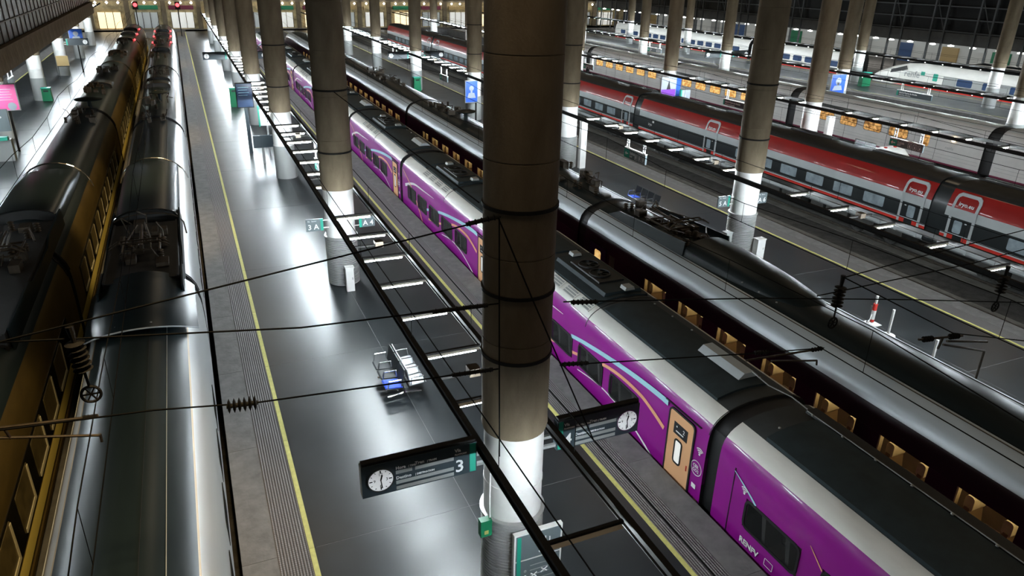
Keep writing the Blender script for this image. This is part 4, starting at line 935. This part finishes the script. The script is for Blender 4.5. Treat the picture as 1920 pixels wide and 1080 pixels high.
arm_sign('clock sign facing the peach door, right of the nearest column', 5.46, 7.25, 10.05, 3.06, 3.70, '4', True)
for (i, k, t) in ((0, 4, 'platform beside the purple train'), (1, 4, 'platform beside the black train'), (3, 4, 'platform behind the amber-windowed train')):
    x, y = PX(i), col_y(i, k) - 0.2
    arm_sign('small distant clock sign on the left of a column, ' + t, x - 2.9, x - 0.8, y, 3.06, 3.7, '3', False, False); arm_sign('small distant clock sign on the right of a column, ' + t, x + 0.8, x + 2.9, y, 3.06, 3.7, '4', True, False)
y = col_y(-1, 5) - 0.2; arm_sign('small distant clock sign on the platform left of the golden train', -11.1, -9.0, y, 3.06, 3.7, '1', True, False)
def flag_sign(label, x0, x1, y, z0, z1, t, strip):
    s = thing('sector_sign', label, 'sign', ((x0 + x1) / 2, y, z0), 'sector signs on columns')
    B('sign_plate', 'sign_grey', s, (x0, x1, y, y + 0.05, z0, z1)); g = (x1 - 0.1, x1) if strip == 'r' else (x0, x0 + 0.1)
    B('green_strip', 'green', s, (g[0], g[1], y - 0.004, y + 0.01, z0, z1))
    text('sign_lettering', t, s, ((x0 + 0.06 if strip == 'r' else x0 + 0.14), y - 0.004, z0 + 0.07), *RY, 0.28, 'txt', 'LEFT', 0.002, 0.004)
    text('sign_lettering', 'Vía   Sector', s, ((x0 + 0.06 if strip == 'r' else x0 + 0.14), y - 0.004, z1 - 0.1), *RY, 0.07, 'txt', 'LEFT', 0.002)
    e, d = (x1, 1) if strip == 'r' else (x0, -1)
    for z in (z0 + 0.08, z1 - 0.1): B('sign_bracket', 'white_paint', s, (min(e, e + d * 0.2), max(e, e + d * 0.2), y + 0.01, y + 0.04, z, z + 0.03))
flag_sign('sector sign reading 3 A left of the second column', 3.32, 3.95, 26.5, 2.28, 2.75, '3 A', 'r'); flag_sign('sector sign reading A 4 right of the second column, half hidden', 5.3, 5.9, 26.5, 2.24, 2.66, 'A 4', 'l')
flag_sign('sector sign reading 5 A left of a ribbed column', 20.1, 20.72, 23.85, 2.26, 2.74, '5 A', 'r'); flag_sign('sector sign reading A 6 right of a ribbed column', 22.15, 22.75, 23.85, 2.22, 2.7, 'A 6', 'l')
# hanging exit signs along the platforms
def hang_sign(label, x, ya, yb, z0, z1, first, second=None, exit_=True, zt=ZL - 0.092, pict=True):
    s = thing('hanging_sign', label, 'sign', (x, (ya + yb) / 2, z0), 'hanging signs over the platforms')
    B('sign_plate', 'sign_grey' if exit_ else 'sign_dark', s, (x - 0.05, x + 0.05, yb, ya, z0, z1)); h = z1 - z0
    for f in (0.12, 0.88):
        y = ya + (yb - ya) * f
        b = MB(); b.box(x - 0.03, x + 0.03, y - 0.11, y - 0.06, z1, zt); b.box(x - 0.03, x + 0.03, y + 0.06, y + 0.11, z1, zt)
        for zz in (z1 + 0.25, zt - 0.12): b.box(x - 0.03, x + 0.03, y - 0.11, y + 0.11, zz, zz + 0.05)
        b.build('hanger', 'white_paint', s, smooth=False)
    B('sign_top_rail', 'white_paint', s, (x - 0.055, x + 0.055, yb, ya, z1, z1 + 0.06))
    xf = x - 0.056
    if exit_:
        B('exit_panel', 'green', s, (xf, x, ya - 0.5, ya, z0 + 0.02, z1 - 0.02))
        b = MB(); yc = ya - 0.25; zc = (z0 + z1) / 2
        b.prism([(xf - 0.003, yc + 0.15, zc), (xf - 0.003, yc + 0.03, zc + 0.11), (xf - 0.003, yc + 0.03, zc + 0.03), (xf - 0.003, yc - 0.15, zc + 0.03), (xf - 0.003, yc - 0.15, zc - 0.03), (xf - 0.003, yc + 0.03, zc - 0.03), (xf - 0.003, yc + 0.03, zc - 0.11)], (-0.003, 0, 0)); b.build('arrow', 'txt', s, smooth=False)
        text('sign_lettering', first, s, (xf, ya - 0.56, z0 + h * 0.5), *RX, 0.2, 'txt', 'LEFT', 0.002, 0.003); text('sign_lettering', second or 'EXIT', s, (xf, ya - 0.56, z0 + h * 0.2), *RX, 0.12)
        for q in range(3):
            y = yb + 0.18 + q * 0.34; ring_x('pictogram', 'txt', s, y - 0.13, y + 0.13, z0 + 0.06, z1 - 0.06, 0.02, 0.02, xf, 0.004)
            b = MB().lathe([(0.035, xf - 0.002), (0.035, xf + 0.002)], (0, y, z1 - 0.16), 8, axis='x'); b.box(xf - 0.002, xf + 0.002, y - 0.05, y + 0.05, z0 + 0.12, z1 - 0.2); b.build('pictogram', 'txt', s, smooth=False)
    else:
        B('green_strip', 'green', s, (xf, x, ya - 0.16, ya, z0, z1)); text('sign_lettering', first, s, (xf, ya - 0.25, z0 + h * 0.52), *RX, h * 0.42, 'txt', 'LEFT', 0.002, 0.004)
        if second: text('sign_lettering', second, s, (xf, ya - 0.25, z0 + h * 0.12), *RX, h * 0.36)
hang_sign('hanging exit sign in front of the red train', 20.76, 32.5, 30.5, 2.48, 2.96, 'Salida'); hang_sign('hanging exit sign in front of the white train with amber windows', 37.61, 30.3, 28.05, 2.42, 2.82, 'Salida')
hang_sign('hanging name sign above the far platform before the pointed-nose train', 54.46, 44.3, 41.0, 2.5, 2.9, 'Madrid Puerta de Atocha', 'Almudena Grandes', False)
hang_sign('hanging name sign below the amber windows near the purple poster', 37.61, 45.6, 42.6, 2.3, 2.7, 'Madrid Puerta de Atocha', 'Almudena Grandes', False)
hang_sign('white-backed hanging sign inside the ladder beyond the second column', 5.35, 36.6, 34.6, 2.1, 2.6, 'Salida'); hang_sign('hanging exit sign beside the green bin past the black train', 20.76, 63.6, 61.6, 2.35, 2.8, 'Salida'); hang_sign('farther hanging exit sign past the black train', 20.76, 80, 78, 2.35, 2.8, 'Salida')
hang_sign('hanging exit sign above the amber windows, far along', 37.61, 68, 66, 2.35, 2.8, 'Salida'); hang_sign('bright hanging sign at the far end of the white train', 54.46, 82, 79, 2.3, 2.8, 'Salida')
hang_sign('hanging sign beside the left platform column', -12.62, 70.5, 68.5, 2.3, 2.8, 'Salida', zt=4.858)

# ---------------------------------------------------------------- notice board, boxes and bins
nb = thing('notice_board', 'grey notice board with trolley pictogram at the foot of the nearest column', 'board', (4.85, 9.5, 0))
B('board_frame', 'white_paint', nb, (4.36, 5.36, 9.46, 9.55, 0.0, 1.84)); B('upper_panel', 'sign_grey', nb, (4.40, 5.32, 9.45, 9.47, 1.22, 1.80)); B('lower_panel', 'sign_grey', nb, (4.40, 5.32, 9.45, 9.47, 0.1, 1.18)); B('green_strip', 'green', nb, (4.42, 4.5, 9.446, 9.46, 0.12, 1.78))
b = MB(); yb_ = 9.445
for p0, p1 in (((4.78, 1.66), (4.84, 1.66)), ((4.84, 1.66), (4.88, 1.40)), ((4.88, 1.40), (5.08, 1.40)), ((4.87, 1.45), (5.09, 1.47)), ((5.09, 1.47), (5.09, 1.62)), ((4.94, 1.47), (4.94, 1.64)), ((5.0, 1.47), (5.0, 1.66))): b.tube((p0[0], yb_, p0[1]), (p1[0], yb_, p1[1]), 0.012, 4)
for x in (4.90, 5.06): b.lathe([(0.03, yb_ - 0.004), (0.03, yb_ + 0.004)], (x, 0, 1.33), 10, axis='y')
b.build('trolley_pictogram', 'txt', nb, smooth=False)
for q in range(4): MB().lathe([(0.03, 9.444), (0.03, 9.45)], (4.60, 0, 0.92 - 0.13 * q), 10, axis='y').build('legend_dot', ['bar_grey', 'lit_pane', 'yellow_paint', 'st_blue'][q], nb, smooth=False)
for q in range(7): B('notice_line', 'bar_grey', nb, (4.7, 5.22 - 0.06 * (q % 3), 9.444, 9.45, 1.02 - 0.12 * q, 1.035 - 0.12 * q))
for x, z in ((4.78, 0.78), (5.0, 0.84)):
    b = MB(); b.tube((x - 0.07, 9.445, z - 0.05), (x + 0.07, 9.445, z + 0.05), 0.012, 4); b.tube((x - 0.06, 9.445, z + 0.05), (x + 0.06, 9.445, z - 0.05), 0.012, 4); b.build('crossing_mark', 'txt', nb, smooth=False)
ex = thing('call_point', 'green emergency box with yellow button on the nearest column', 'call box', (3.95, 10.0, 1.8))
B('box_case', 'bin_green', ex, (3.80, 4.02, 9.72, 9.86, 1.78, 2.14)); B('button_plate', 'yellow_paint', ex, (3.87, 3.95, 9.712, 9.73, 1.84, 1.92)); MB().path([(4.0, 9.80, 2.14), (4.0, 9.80, 2.9), (4.02, 9.82, 3.4)], 0.018).build('conduit', 'white_paint', ex)
def service_box(label, x, y, w, d, h, m='white_paint'):
    o = thing('service_box', label, 'electrical box', (x, y, 0), 'white service boxes at column feet')
    B('box_case', m, o, (x - w / 2, x + w / 2, y - d / 2, y + d / 2, 0.0, h)); B('box_lid', m, o, (x - w / 2 - 0.02, x + w / 2 + 0.02, y - d / 2 - 0.02, y + d / 2 + 0.02, h, h + 0.04)); B('box_lock', 'bar_grey', o, (x + w / 4, x + w / 4 + 0.03, y - d / 2 - 0.012, y - d / 2, h * 0.5, h * 0.6))
service_box('white pillar box at the foot of the second column', 4.66, 25.78, 0.3, 0.22, 0.95); service_box('white pillar box right of the ribbed column behind the black train', 21.95, 23.0, 0.42, 0.3, 0.9); service_box('grey cabinet left of the ribbed column behind the black train', 20.55, 23.5, 0.3, 0.3, 1.2, 'bar_grey')
service_box('white meter box beside the white collar behind the red train', 39.1, 36.4, 0.5, 0.3, 2.9); service_box('white wall box on the column beyond the exit sign', 22.2, 39.7, 0.4, 0.3, 2.9)
def bin_(label, x, y, h=1.1, w=0.75):
    o = thing('green_bin', label, 'bin', (x, y, 0), 'green bins at column feet')
    b = MB().prism([(x - w / 2, y - 0.3, 0.05), (x + w / 2, y - 0.3, 0.05), (x + w / 2 - 0.05, y - 0.3, h), (x - w / 2 + 0.05, y - 0.3, h)], (0, 0.6, 0)); b.build('bin_body', 'bin_green', o, smooth=False)
    B('bin_lid', 'green', o, (x - w / 2, x + w / 2, y - 0.33, y + 0.33, h, h + 0.08)); B('bin_slot', 'ink', o, (x - w / 4, x + w / 4, y - 0.31, y - 0.29, h - 0.25, h - 0.12))
bin_('green bin at the foot of the left platform column', -11.3, 75.4); bin_('green bin at the far column past the black train', 21.2, col_y(1, 4) - 1.0, 1.3); bin_('green bin at the far column before the pointed-nose train', 71.3, 62.6, 1.5, 1.3); bin_('green bin by the information totem on the purple train platform', 3.6, 68.0, 1.6)

# ---------------------------------------------------------------- posters, totems, screens
def poster(label, x, y, z0, z1, w, style, legs=True):
    p = thing('poster_panel', label, 'poster', (x, y, 0), 'lit poster panels')
    B('poster_frame', 'bar_grey', p, (x - w / 2 - 0.05, x + w / 2 + 0.05, y, y + 0.15, z0 - 0.05, z1 + 0.05)); yf = y - 0.004; h = z1 - z0
    B('poster_sheet', {'blue': 'poster_blue', 'purple': 'poster_purple', 'pink': 'pink'}[style], p, (x - w / 2, x + w / 2, yf, y + 0.01, z0, z1))
    if style == 'blue':
        b = MB().lathe([(w * 0.2, yf - 0.004), (w * 0.2, yf)], (x, 0, z0 + 0.66 * h), 16, axis='y'); b.prism([(x - w * 0.36, yf - 0.004, z0 + 0.2 * h), (x + w * 0.36, yf - 0.004, z0 + 0.2 * h), (x + w * 0.24, yf - 0.004, z0 + 0.44 * h), (x - w * 0.24, yf - 0.004, z0 + 0.44 * h)], (0, 0.004, 0)); b.box(x - w * 0.08, x + w * 0.08, yf - 0.004, yf, z0 + 0.42 * h, z0 + 0.6 * h); b.build('poster_figure', 'poster_pale', p, smooth=False)
    elif style == 'purple':
        B('poster_sky', 'poster_pale', p, (x - w / 2, x + w / 2, yf - 0.003, yf, z0 + 0.4 * h, z1)); b = MB().prism([(x - w * 0.14, yf - 0.006, z0 + 0.4 * h), (x + w * 0.14, yf - 0.006, z0 + 0.4 * h), (x + w * 0.05, yf - 0.006, z0 + 0.7 * h), (x, yf - 0.006, z0 + 0.88 * h), (x - w * 0.05, yf - 0.006, z0 + 0.7 * h)], (0, 0.003, 0)); b.build('poster_figure', 'ink', p, smooth=False)
    else:
        for q in range(5): B('poster_line', 'st_white', p, (x - w * 0.38, x + w * (0.3 - 0.08 * (q % 2)), yf - 0.003, yf, z1 - 0.3 - 0.16 * q, z1 - 0.27 - 0.16 * q))
        MB().lathe([(w * 0.2, yf - 0.004), (w * 0.2, yf)], (x + w * 0.2, 0, z0 + 0.22), 16, axis='y').build('poster_spot', 'poster_pale', p, smooth=False)
    for s in ((-w * 0.4, w * 0.4) if legs else (0,)): B('poster_leg', 'black_steel', p, (x + s - 0.06, x + s + 0.06, y + 0.03, y + 0.12, 0, z0 - 0.05))
poster('blue lit poster with a pale portrait beside the nearest column', 21.0, 56.35, 1.5, 3.15, 1.0, 'blue'); poster('purple lit poster with a dark tower behind the red train', 37.8, 53.2, 1.66, 3.3, 1.45, 'purple'); poster('blue lit poster at the column behind the amber-windowed train', 54.0, 50.2, 1.7, 3.4, 1.65, 'blue')
poster('pink lit poster at the left edge of the picture', -10.5, 55.0, 2.65, 4.2, 1.2, 'pink', False); poster('small blue lit poster far up the left platform', -10.3, 95, 3.2, 4.5, 1.25, 'blue', False)
gk = thing('help_point', 'pale green help point next to the purple poster', 'panel', (39.0, 52.6, 0)); B('panel_body', 'poster_pale', gk, (38.7, 39.6, 52.5, 52.65, 0.3, 2.3)); B('panel_edge', 'green', gk, (38.6, 38.72, 52.45, 52.7, 0, 2.35)); text('panel_mark', 'i', gk, (39.05, 52.49, 1.6), *RY, 0.5, 'txt')
bp_ = thing('blue_panel', 'plain blue advertising panel right of the purple poster', 'poster', (39.0, 53.6, 0)); B('panel_sheet', 'poster_blue', bp_, (38.62, 39.1, 53.3, 53.4, 1.4, 3.35)); B('panel_post', 'black_steel', bp_, (38.8, 38.9, 53.32, 53.38, 0, 1.4))
tt = thing('information_totem', 'dark information screen on a post beyond the third column', 'screen', (3.6, 50, 0))
B('screen_case', 'black_steel', tt, (2.75, 3.77, 50, 50.14, 2.95, 4.5)); B('screen_face', 'screen', tt, (2.8, 3.72, 49.99, 50.0, 3.0, 4.45)); B('post', 'sign_dark', tt, (3.15, 3.37, 50.02, 50.16, 0, 2.95))
for q in range(4): B('screen_line', 'st_blue', tt, (2.9, 3.55 - 0.1 * (q % 2), 49.985, 49.992, 4.2 - 0.16 * q, 4.24 - 0.16 * q))
ap = thing('arrow_panel', 'white panel with an upward arrow beside the information screen', 'sign', (4.3, 49, 0)); B('panel_plate', 'white_paint', ap, (3.95, 4.75, 49, 49.08, 1.95, 2.95)); B('panel_edge', 'green', ap, (3.85, 3.95, 48.98, 49.1, 1.9, 3.2)); B('panel_post', 'bar_grey', ap, (4.3, 4.4, 49.02, 49.08, 0, 1.95))
b = MB(); b.tube((4.38, 48.99, 2.15), (4.38, 48.99, 2.6), 0.018, 4); b.tube((4.38, 48.99, 2.6), (4.26, 48.99, 2.45), 0.018, 4); b.tube((4.38, 48.99, 2.6), (4.5, 48.99, 2.45), 0.018, 4); b.build('arrow', 'ink', ap)
mp_ = thing('dark_screen_panel', 'dark blank screen low beside the third column', 'screen', (3.8, 47, 0)); B('screen_face', 'sign_dark', mp_, (3.25, 4.4, 47, 47.1, 1.0, 1.75)); B('screen_post', 'bar_grey', mp_, (3.7, 3.85, 47.02, 47.08, 0, 1.0))
ls = thing('help_stand', 'grey information stand below the pink poster', 'stand', (-10.9, 52.5, 0)); B('stand_body', 'sign_grey', ls, (-11.4, -10.15, 52.5, 52.65, 1.8, 3.1)); B('stand_icon', 'txt', ls, (-10.9, -10.6, 52.49, 52.5, 2.6, 2.85)); B('stand_foot', 'bar_grey', ls, (-11.3, -10.3, 52.4, 53, 0, 1.3)); B('stand_tray', 'green', ls, (-11.2, -10.4, 52.2, 52.6, 1.3, 1.5)); text('stand_mark', 'P', ls, (-10.65, 52.48, 2.5), *RY, 0.3)
tn = thing('tan_notice', 'tan notice sheet on a thin steel stand up the left platform', 'stand', (-11.4, 90, 0)); B('notice_sheet', 'tan', tn, (-12, -10.9, 90, 90.05, 1.3, 2.3))
for x in (-11.95, -10.95): B('stand_leg', 'chrome', tn, (x - 0.03, x + 0.03, 90.0, 90.06, 0, 1.3))
B('stand_rail', 'chrome', tn, (-12, -10.9, 90.0, 90.06, 1.22, 1.3))

# ---------------------------------------------------------------- benches
def bench(label, x, y, rows, rot=0.0, group='platform benches'):
    o = thing('bench', label, 'bench', (x, y, 0), group)
    for side, cols in rows:
        for q, m in enumerate(cols):
            yy = y + (q - (len(cols) - 1) / 2) * 0.58; s = side
            b = MB(); b.prism([(x + s * 0.10, yy - 0.25, 0.42), (x + s * 0.56, yy - 0.25, 0.46), (x + s * 0.60, yy - 0.25, 0.44), (x + s * 0.56, yy - 0.25, 0.43), (x + s * 0.10, yy - 0.25, 0.39)], (0, 0.5, 0)); b.build('seat', m, o, smooth=False)
            b = MB(); b.prism([(x + s * 0.11, yy - 0.25, 0.48), (x + s * 0.14, yy - 0.25, 0.48), (x + s * 0.05, yy - 0.25, 0.95), (x + s * 0.02, yy - 0.25, 0.95)], (0, 0.5, 0)); b.build('backrest', m if m != 'seat_blue' else 'seat_black', o, smooth=False)
        for q in range(len(cols) + 1):
            yy = y + (q - len(cols) / 2) * 0.58
            MB().path([(x + side * 0.14, yy, 0.46), (x + side * 0.16, yy, 0.68), (x + side * 0.5, yy, 0.68), (x + side * 0.54, yy, 0.46)], 0.018).build('armrest', 'chrome', o)
    n = len(rows[0][1])
    b = MB(); b.box(x - 0.05, x + 0.05, y - n * 0.29, y + n * 0.29, 0.32, 0.38); b.build('beam', 'chrome', o, smooth=False)
    for yy in (y - n * 0.2, y + n * 0.2):
        b = MB(); b.tube((x, yy, 0.34), (x, yy, 0.06), 0.035); b.path([(x - 0.5, yy, 0.02), (x, yy, 0.08), (x + 0.5, yy, 0.02)], 0.028); b.build('leg', 'chrome', o)
bench('back-to-back metal bench with one blue seat on the near platform', 4.55, 18.4, [(-1, ['seat_blue', 'seat_black', 'seat_black']), (1, ['seat_grey', 'seat_grey', 'seat_grey', 'seat_grey'][:3])])
bench('dark metal bench with one blue seat behind the black train', 21.5, 31.0, [(-1, ['seat_black', 'seat_black', 'seat_black', 'seat_blue'])])

# ---------------------------------------------------------------- bollards and service cart
def bollard(label, x, y, h, striped=False):
    o = thing('bollard', label, 'bollard', (x, y, 0), 'floor-mounted bollards')
    MB().lathe([(0.24, 0.0), (0.24, 0.03), (0.06, 0.06)], (x, y, 0), 20).build('base_plate', 'white_paint', o)
    MB().lathe([(0.045, 0.03), (0.045, h)], (x, y, 0), 12).build('post', 'white_paint', o)
    if striped:
        MB().lathe([(0.075, 0.1), (0.075, 0.2)], (x, y, 0), 14).build('red_band', 'red_white', o); MB().lathe([(0.075, 0.2), (0.075, 0.55)], (x, y, 0), 14).build('white_band', 'white_paint', o); MB().lathe([(0.075, 0.55), (0.075, 0.8)], (x, y, 0), 14).build('red_band', 'red_white', o)
        B('foot_plate', 'white_paint', o, (x - 0.35, x + 0.25, y - 0.25, y + 0.25, 0, 0.02)); MB().tube((x - 0.25, y, 0), (x - 0.2, y, 0.75), 0.025).build('prop', 'chrome', o); MB().tube((x - 0.32, y - 0.1, 0.02), (x - 0.05, y, 0.4), 0.02).build('brace', 'white_paint', o)
bollard('red and white banded bollard on the platform behind the black train', 21.4, 16.3, 1.1, True); bollard('plain white bollard right beside the red banded one', 21.2, 15.4, 1.0); bollard('plain white bollard nearest the camera behind the black train', 21.0, 13.5, 0.8)
sc = thing('service_cart', 'small white service cart with windscreen standing behind the red train', 'cart', (41.5, 34, 0))
b = MB(); b.prism([(40.9, 31.9, 0.3), (40.9, 35.6, 0.3), (40.9, 35.6, 0.95), (40.9, 34.2, 1.0), (40.9, 33.6, 1.35), (40.9, 32.7, 1.3), (40.9, 32.2, 0.9), (40.9, 31.9, 0.7)], (1.2, 0, 0)); b.build('cart_body', 'white_paint', sc, smooth=False)
for y in (32.5, 35.0):
    for x in (40.85, 42.0): MB().lathe([(0.3, x), (0.3, x + 0.15)], (0, y, 0.3), 16, axis='x').build('wheel', 'rubber', sc)
B('wind_shield', 'shield_glass', sc, (40.85, 40.88, 33.9, 35.6, 0.95, 1.45)); B('shield_frame', 'chrome', sc, (40.84, 40.89, 33.9, 35.6, 1.45, 1.49), (40.84, 40.89, 35.56, 35.6, 0.95, 1.49), (40.84, 40.89, 34.7, 34.73, 0.95, 1.49)); B('tail_lamp', 'red_white', sc, (40.95, 41.1, 33.2, 33.35, 1.3, 1.4), (41.8, 41.95, 33.2, 33.35, 1.3, 1.4))
B('cab_window', 'glass', sc, (40.89, 40.9, 32.4, 33.4, 0.85, 1.15))

# ---------------------------------------------------------------- overhead wires
def insul(parent, p, d, n=6, r=0.11, l=0.42, m='black_steel', name='insulator'):
    p = Vector(p); d = Vector(d).normalized(); b = MB()
    b.tube(p - d * l / 2, p + d * l / 2, 0.035, 8)
    for q in range(n):
        c_ = p + d * (-l / 2 + l * (q + 0.5) / n); b.tube(c_ - d * 0.02, c_, r * 0.55, 12, r1=r); b.tube(c_, c_ + d * 0.02, r, 12, r1=r * 0.5)
    return b.build(name, m, parent)
tn_ = ['golden', 'silver', 'purple', 'black', 'empty near', 'red', 'empty far', 'white amber-windowed']
for k, x in enumerate(TRACKS[:8]):
    o = thing('catenary_line', 'contact and carrier wires over the %s track' % (tn_[k] if 'train' in tn_[k] else tn_[k]), 'wire', (x, 0, 4.4))
    MB().tube((x, Y0, 4.42), (x, YEND - 13, 4.42), 0.011, 4).build('contact_wire', 'wire', o)
    pts = []; b = MB(); y = Y0
    while y < YEND - 14: t = ((y - 10) % 16.6) / 16.6; pts.append((x, y, 5.0 + 0.5 * (2 * t - 1) ** 2)); y += 4.15
    MB().path(pts, 0.011, 4).build('carrier_wire', 'wire', o)
    for p in pts: b.tube(p, (x, p[1], 4.42), 0.006, 4)
    tag(b.build('dropper_wires', 'wire', o, smooth=False), kind='stuff')
YS = 9.62
def span(label, pts, cat='wire', r=0.013, ins=()):
    o = thing('span_wire', label, cat, pts[0]); MB().path(pts, r, 5).build('wire_run', 'wire', o)
    for p, d in ins: insul(o, p, d)
    return o
o = span('upper span wire left from the nearest column', [(4.05, YS, 8.0), (-2.55, YS, 7.12), (-9, YS, 6.7)]); insul(o, (3.75, YS, 7.97), (1, 0, 0.13), 5, 0.05, 0.5)
o = span('middle span wire left from the nearest column', [(4.05, YS, 6.56), (1, YS, 6.68), (-2.55, YS, 7.12)]); insul(o, (3.4, YS, 6.58), (1, 0, -0.04), 8, 0.045, 0.9)
o = span('lower span wire with ribbed black insulator over the platform edge', [(4.05, YS, 5.37), (0.3, YS, 5.6), (-1.05, YS, 5.79), (-8.5, YS, 6.3)]); insul(o, (0.08, YS, 5.615), (1, 0, -0.07), 6, 0.11, 0.42); insul(o, (3.6, YS, 5.4), (1, 0, -0.06), 8, 0.045, 0.7)
o = span('upper span wire right from the nearest column', [(5.2, YS, 6.4), (9.6, YS, 5.76), (13.5, YS, 5.1), (21, YS, 3.75)]); insul(o, (5.6, YS, 6.33), (1, 0, -0.14), 6, 0.05, 0.5)
o = span('lower span wire right from the nearest column', [(5.2, YS, 5.2), (9.35, YS, 4.6), (11.4, YS, 4.33)]); insul(o, (5.5, YS, 5.17), (1, 0, -0.14), 6, 0.05, 0.5); insul(o, (9.7, YS, 4.56), (1, 0, -0.13), 5, 0.05, 0.35)
span('diagonal stay wire across the nearest column', [(4.0, YS - 0.02, 8.0), (4.6, 9.52, 6.55), (5.35, 8.6, 4.3)]); span('vertical drop wire left of the nearest column', [(4.0, 9.55, 8.0), (4.02, 9.5, 5.4), (4.05, 9.5, 3.7)])
span('long diagonal stay from the second column', [(4.63, 26.0, 7.4), (4.0, 10.4, 8.0)])
span('wire over the platform with white bollards, upper', [(11.5, YS, 5.9), (14.5, 10.2, 5.75), (22, 11.5, 5.4)]); span('wire over the platform with white bollards, lower', [(10.9, YS, 5.6), (16, 10, 5.45), (22, 10.5, 5.5)])
span('bracing wire crossing the bollards', [(11.5, YS, 5.92), (15.4, 9.6, 3.95), (19.5, 9.0, 1.9 + 1.2)])
def hanger(label, p, q):
    o = thing('hanging_insulator', label, 'insulator', q, 'hanging insulators with pulley wheels'); p = Vector(p); q = Vector(q); d = (q - p).normalized()
    L = (q - p).length; b = MB(); b.tube(p, p + d * L * 0.25, 0.05, 8, r1=0.03); b.tube(p + d * L * 0.7, q, 0.02, 6); b.build('hanger_rod', 'black_steel', o)
    insul(o, p + d * L * 0.48, d, 6, 0.12, L * 0.5)
    b = MB(); c_ = q; n = 16; r = 0.115
    b.path([(c_.x + r * math.cos(2 * math.pi * i / n), c_.y, c_.z - 0.1 + r * math.sin(2 * math.pi * i / n)) for i in range(n + 1)], 0.02, 6)
    for i in range(3): a = math.pi * i / 3; b.tube((c_.x - r * math.cos(a), c_.y, c_.z - 0.1 - r * math.sin(a)), (c_.x + r * math.cos(a), c_.y, c_.z - 0.1 + r * math.sin(a)), 0.012, 4)
    b.build('pulley_wheel', 'black_steel', o)
hanger('hanging insulator with pulley over the black roof', (11.5, YS, 5.95), (11.49, YS, 5.0)); hanger('hanging insulator with pulley at the right edge', (16.7, YS, 5.42), (16.68, YS, 4.5)); hanger('hanging insulator between the golden and silver trains', (-1.78, YS, 7.2), (-1.72, YS, 6.3))
def arm(label, pts, r=0.022):
    o = thing('registration_arm', label, 'bracket', pts[0][0]); 
    for q in pts: MB().path(q, r, 6).build('arm_tube', 'brown_steel', o)
    return o
a = arm('registration arm over the golden train side', [[(-3.3, 11, 5.17), (-1.94, 11, 5.06)], [(-3.25, 11, 5.0), (-1.98, 11, 4.72)], [(-3.15, 11, 5.16), (-3.1, 11, 4.95)], [(-1.98, 11, 4.74), (-1.98, 11, 4.6)]]); insul(a, (-2.05, 11, 5.07), (1, 0, -0.08), 4, 0.04, 0.2)
a = arm('registration arm over the silver band of the black train', [[(9.35, YS, 4.45), (11.31, YS, 4.33)], [(10.0, YS, 4.3), (11.27, YS, 4.06)], [(11.27, YS, 4.06), (11.29, YS, 3.95)]]); insul(a, (11.2, YS, 4.34), (1, 0, -0.06), 4, 0.05, 0.3)
a = arm('registration arm above the nearest white bollard', [[(14.3, YS, 3.98), (15.8, YS, 3.80)], [(15.12, YS, 3.9), (15.05, YS, 3.6)], [(15.2, YS, 3.68), (16.8, YS, 3.2)], [(15.3, YS, 3.75), (16.8, YS, 3.45)], [(16.8, YS, 3.2), (16.82, YS, 2.35)]], 0.028); insul(a, (14.6, YS, 3.94), (1, 0, -0.1), 4, 0.07, 0.35); insul(a, (15.5, YS, 3.84), (1, 0, -0.1), 4, 0.07, 0.35)

# ---------------------------------------------------------------- end-of-track signals
for k, (x, t) in enumerate(((-5.9, 'golden'), (0.4, 'silver'))):
    o = thing('track_signal', 'red signal lamp above the far end of the %s train' % t, 'signal', (x, 140, 0)); MB().tube((x, 140.1, 0), (x, 140.1, 4.4), 0.08).build('signal_post', 'black_steel', o); B('signal_case', 'black_steel', o, (x - 0.4, x + 0.4, 140, 140.3, 4.2, 5.4)); MB().lathe([(0.3, 139.95), (0.26, 139.8), (0.05, 139.75)], (x, 0, 4.9), 16, axis='y').build('red_lens', 'redglow', o)
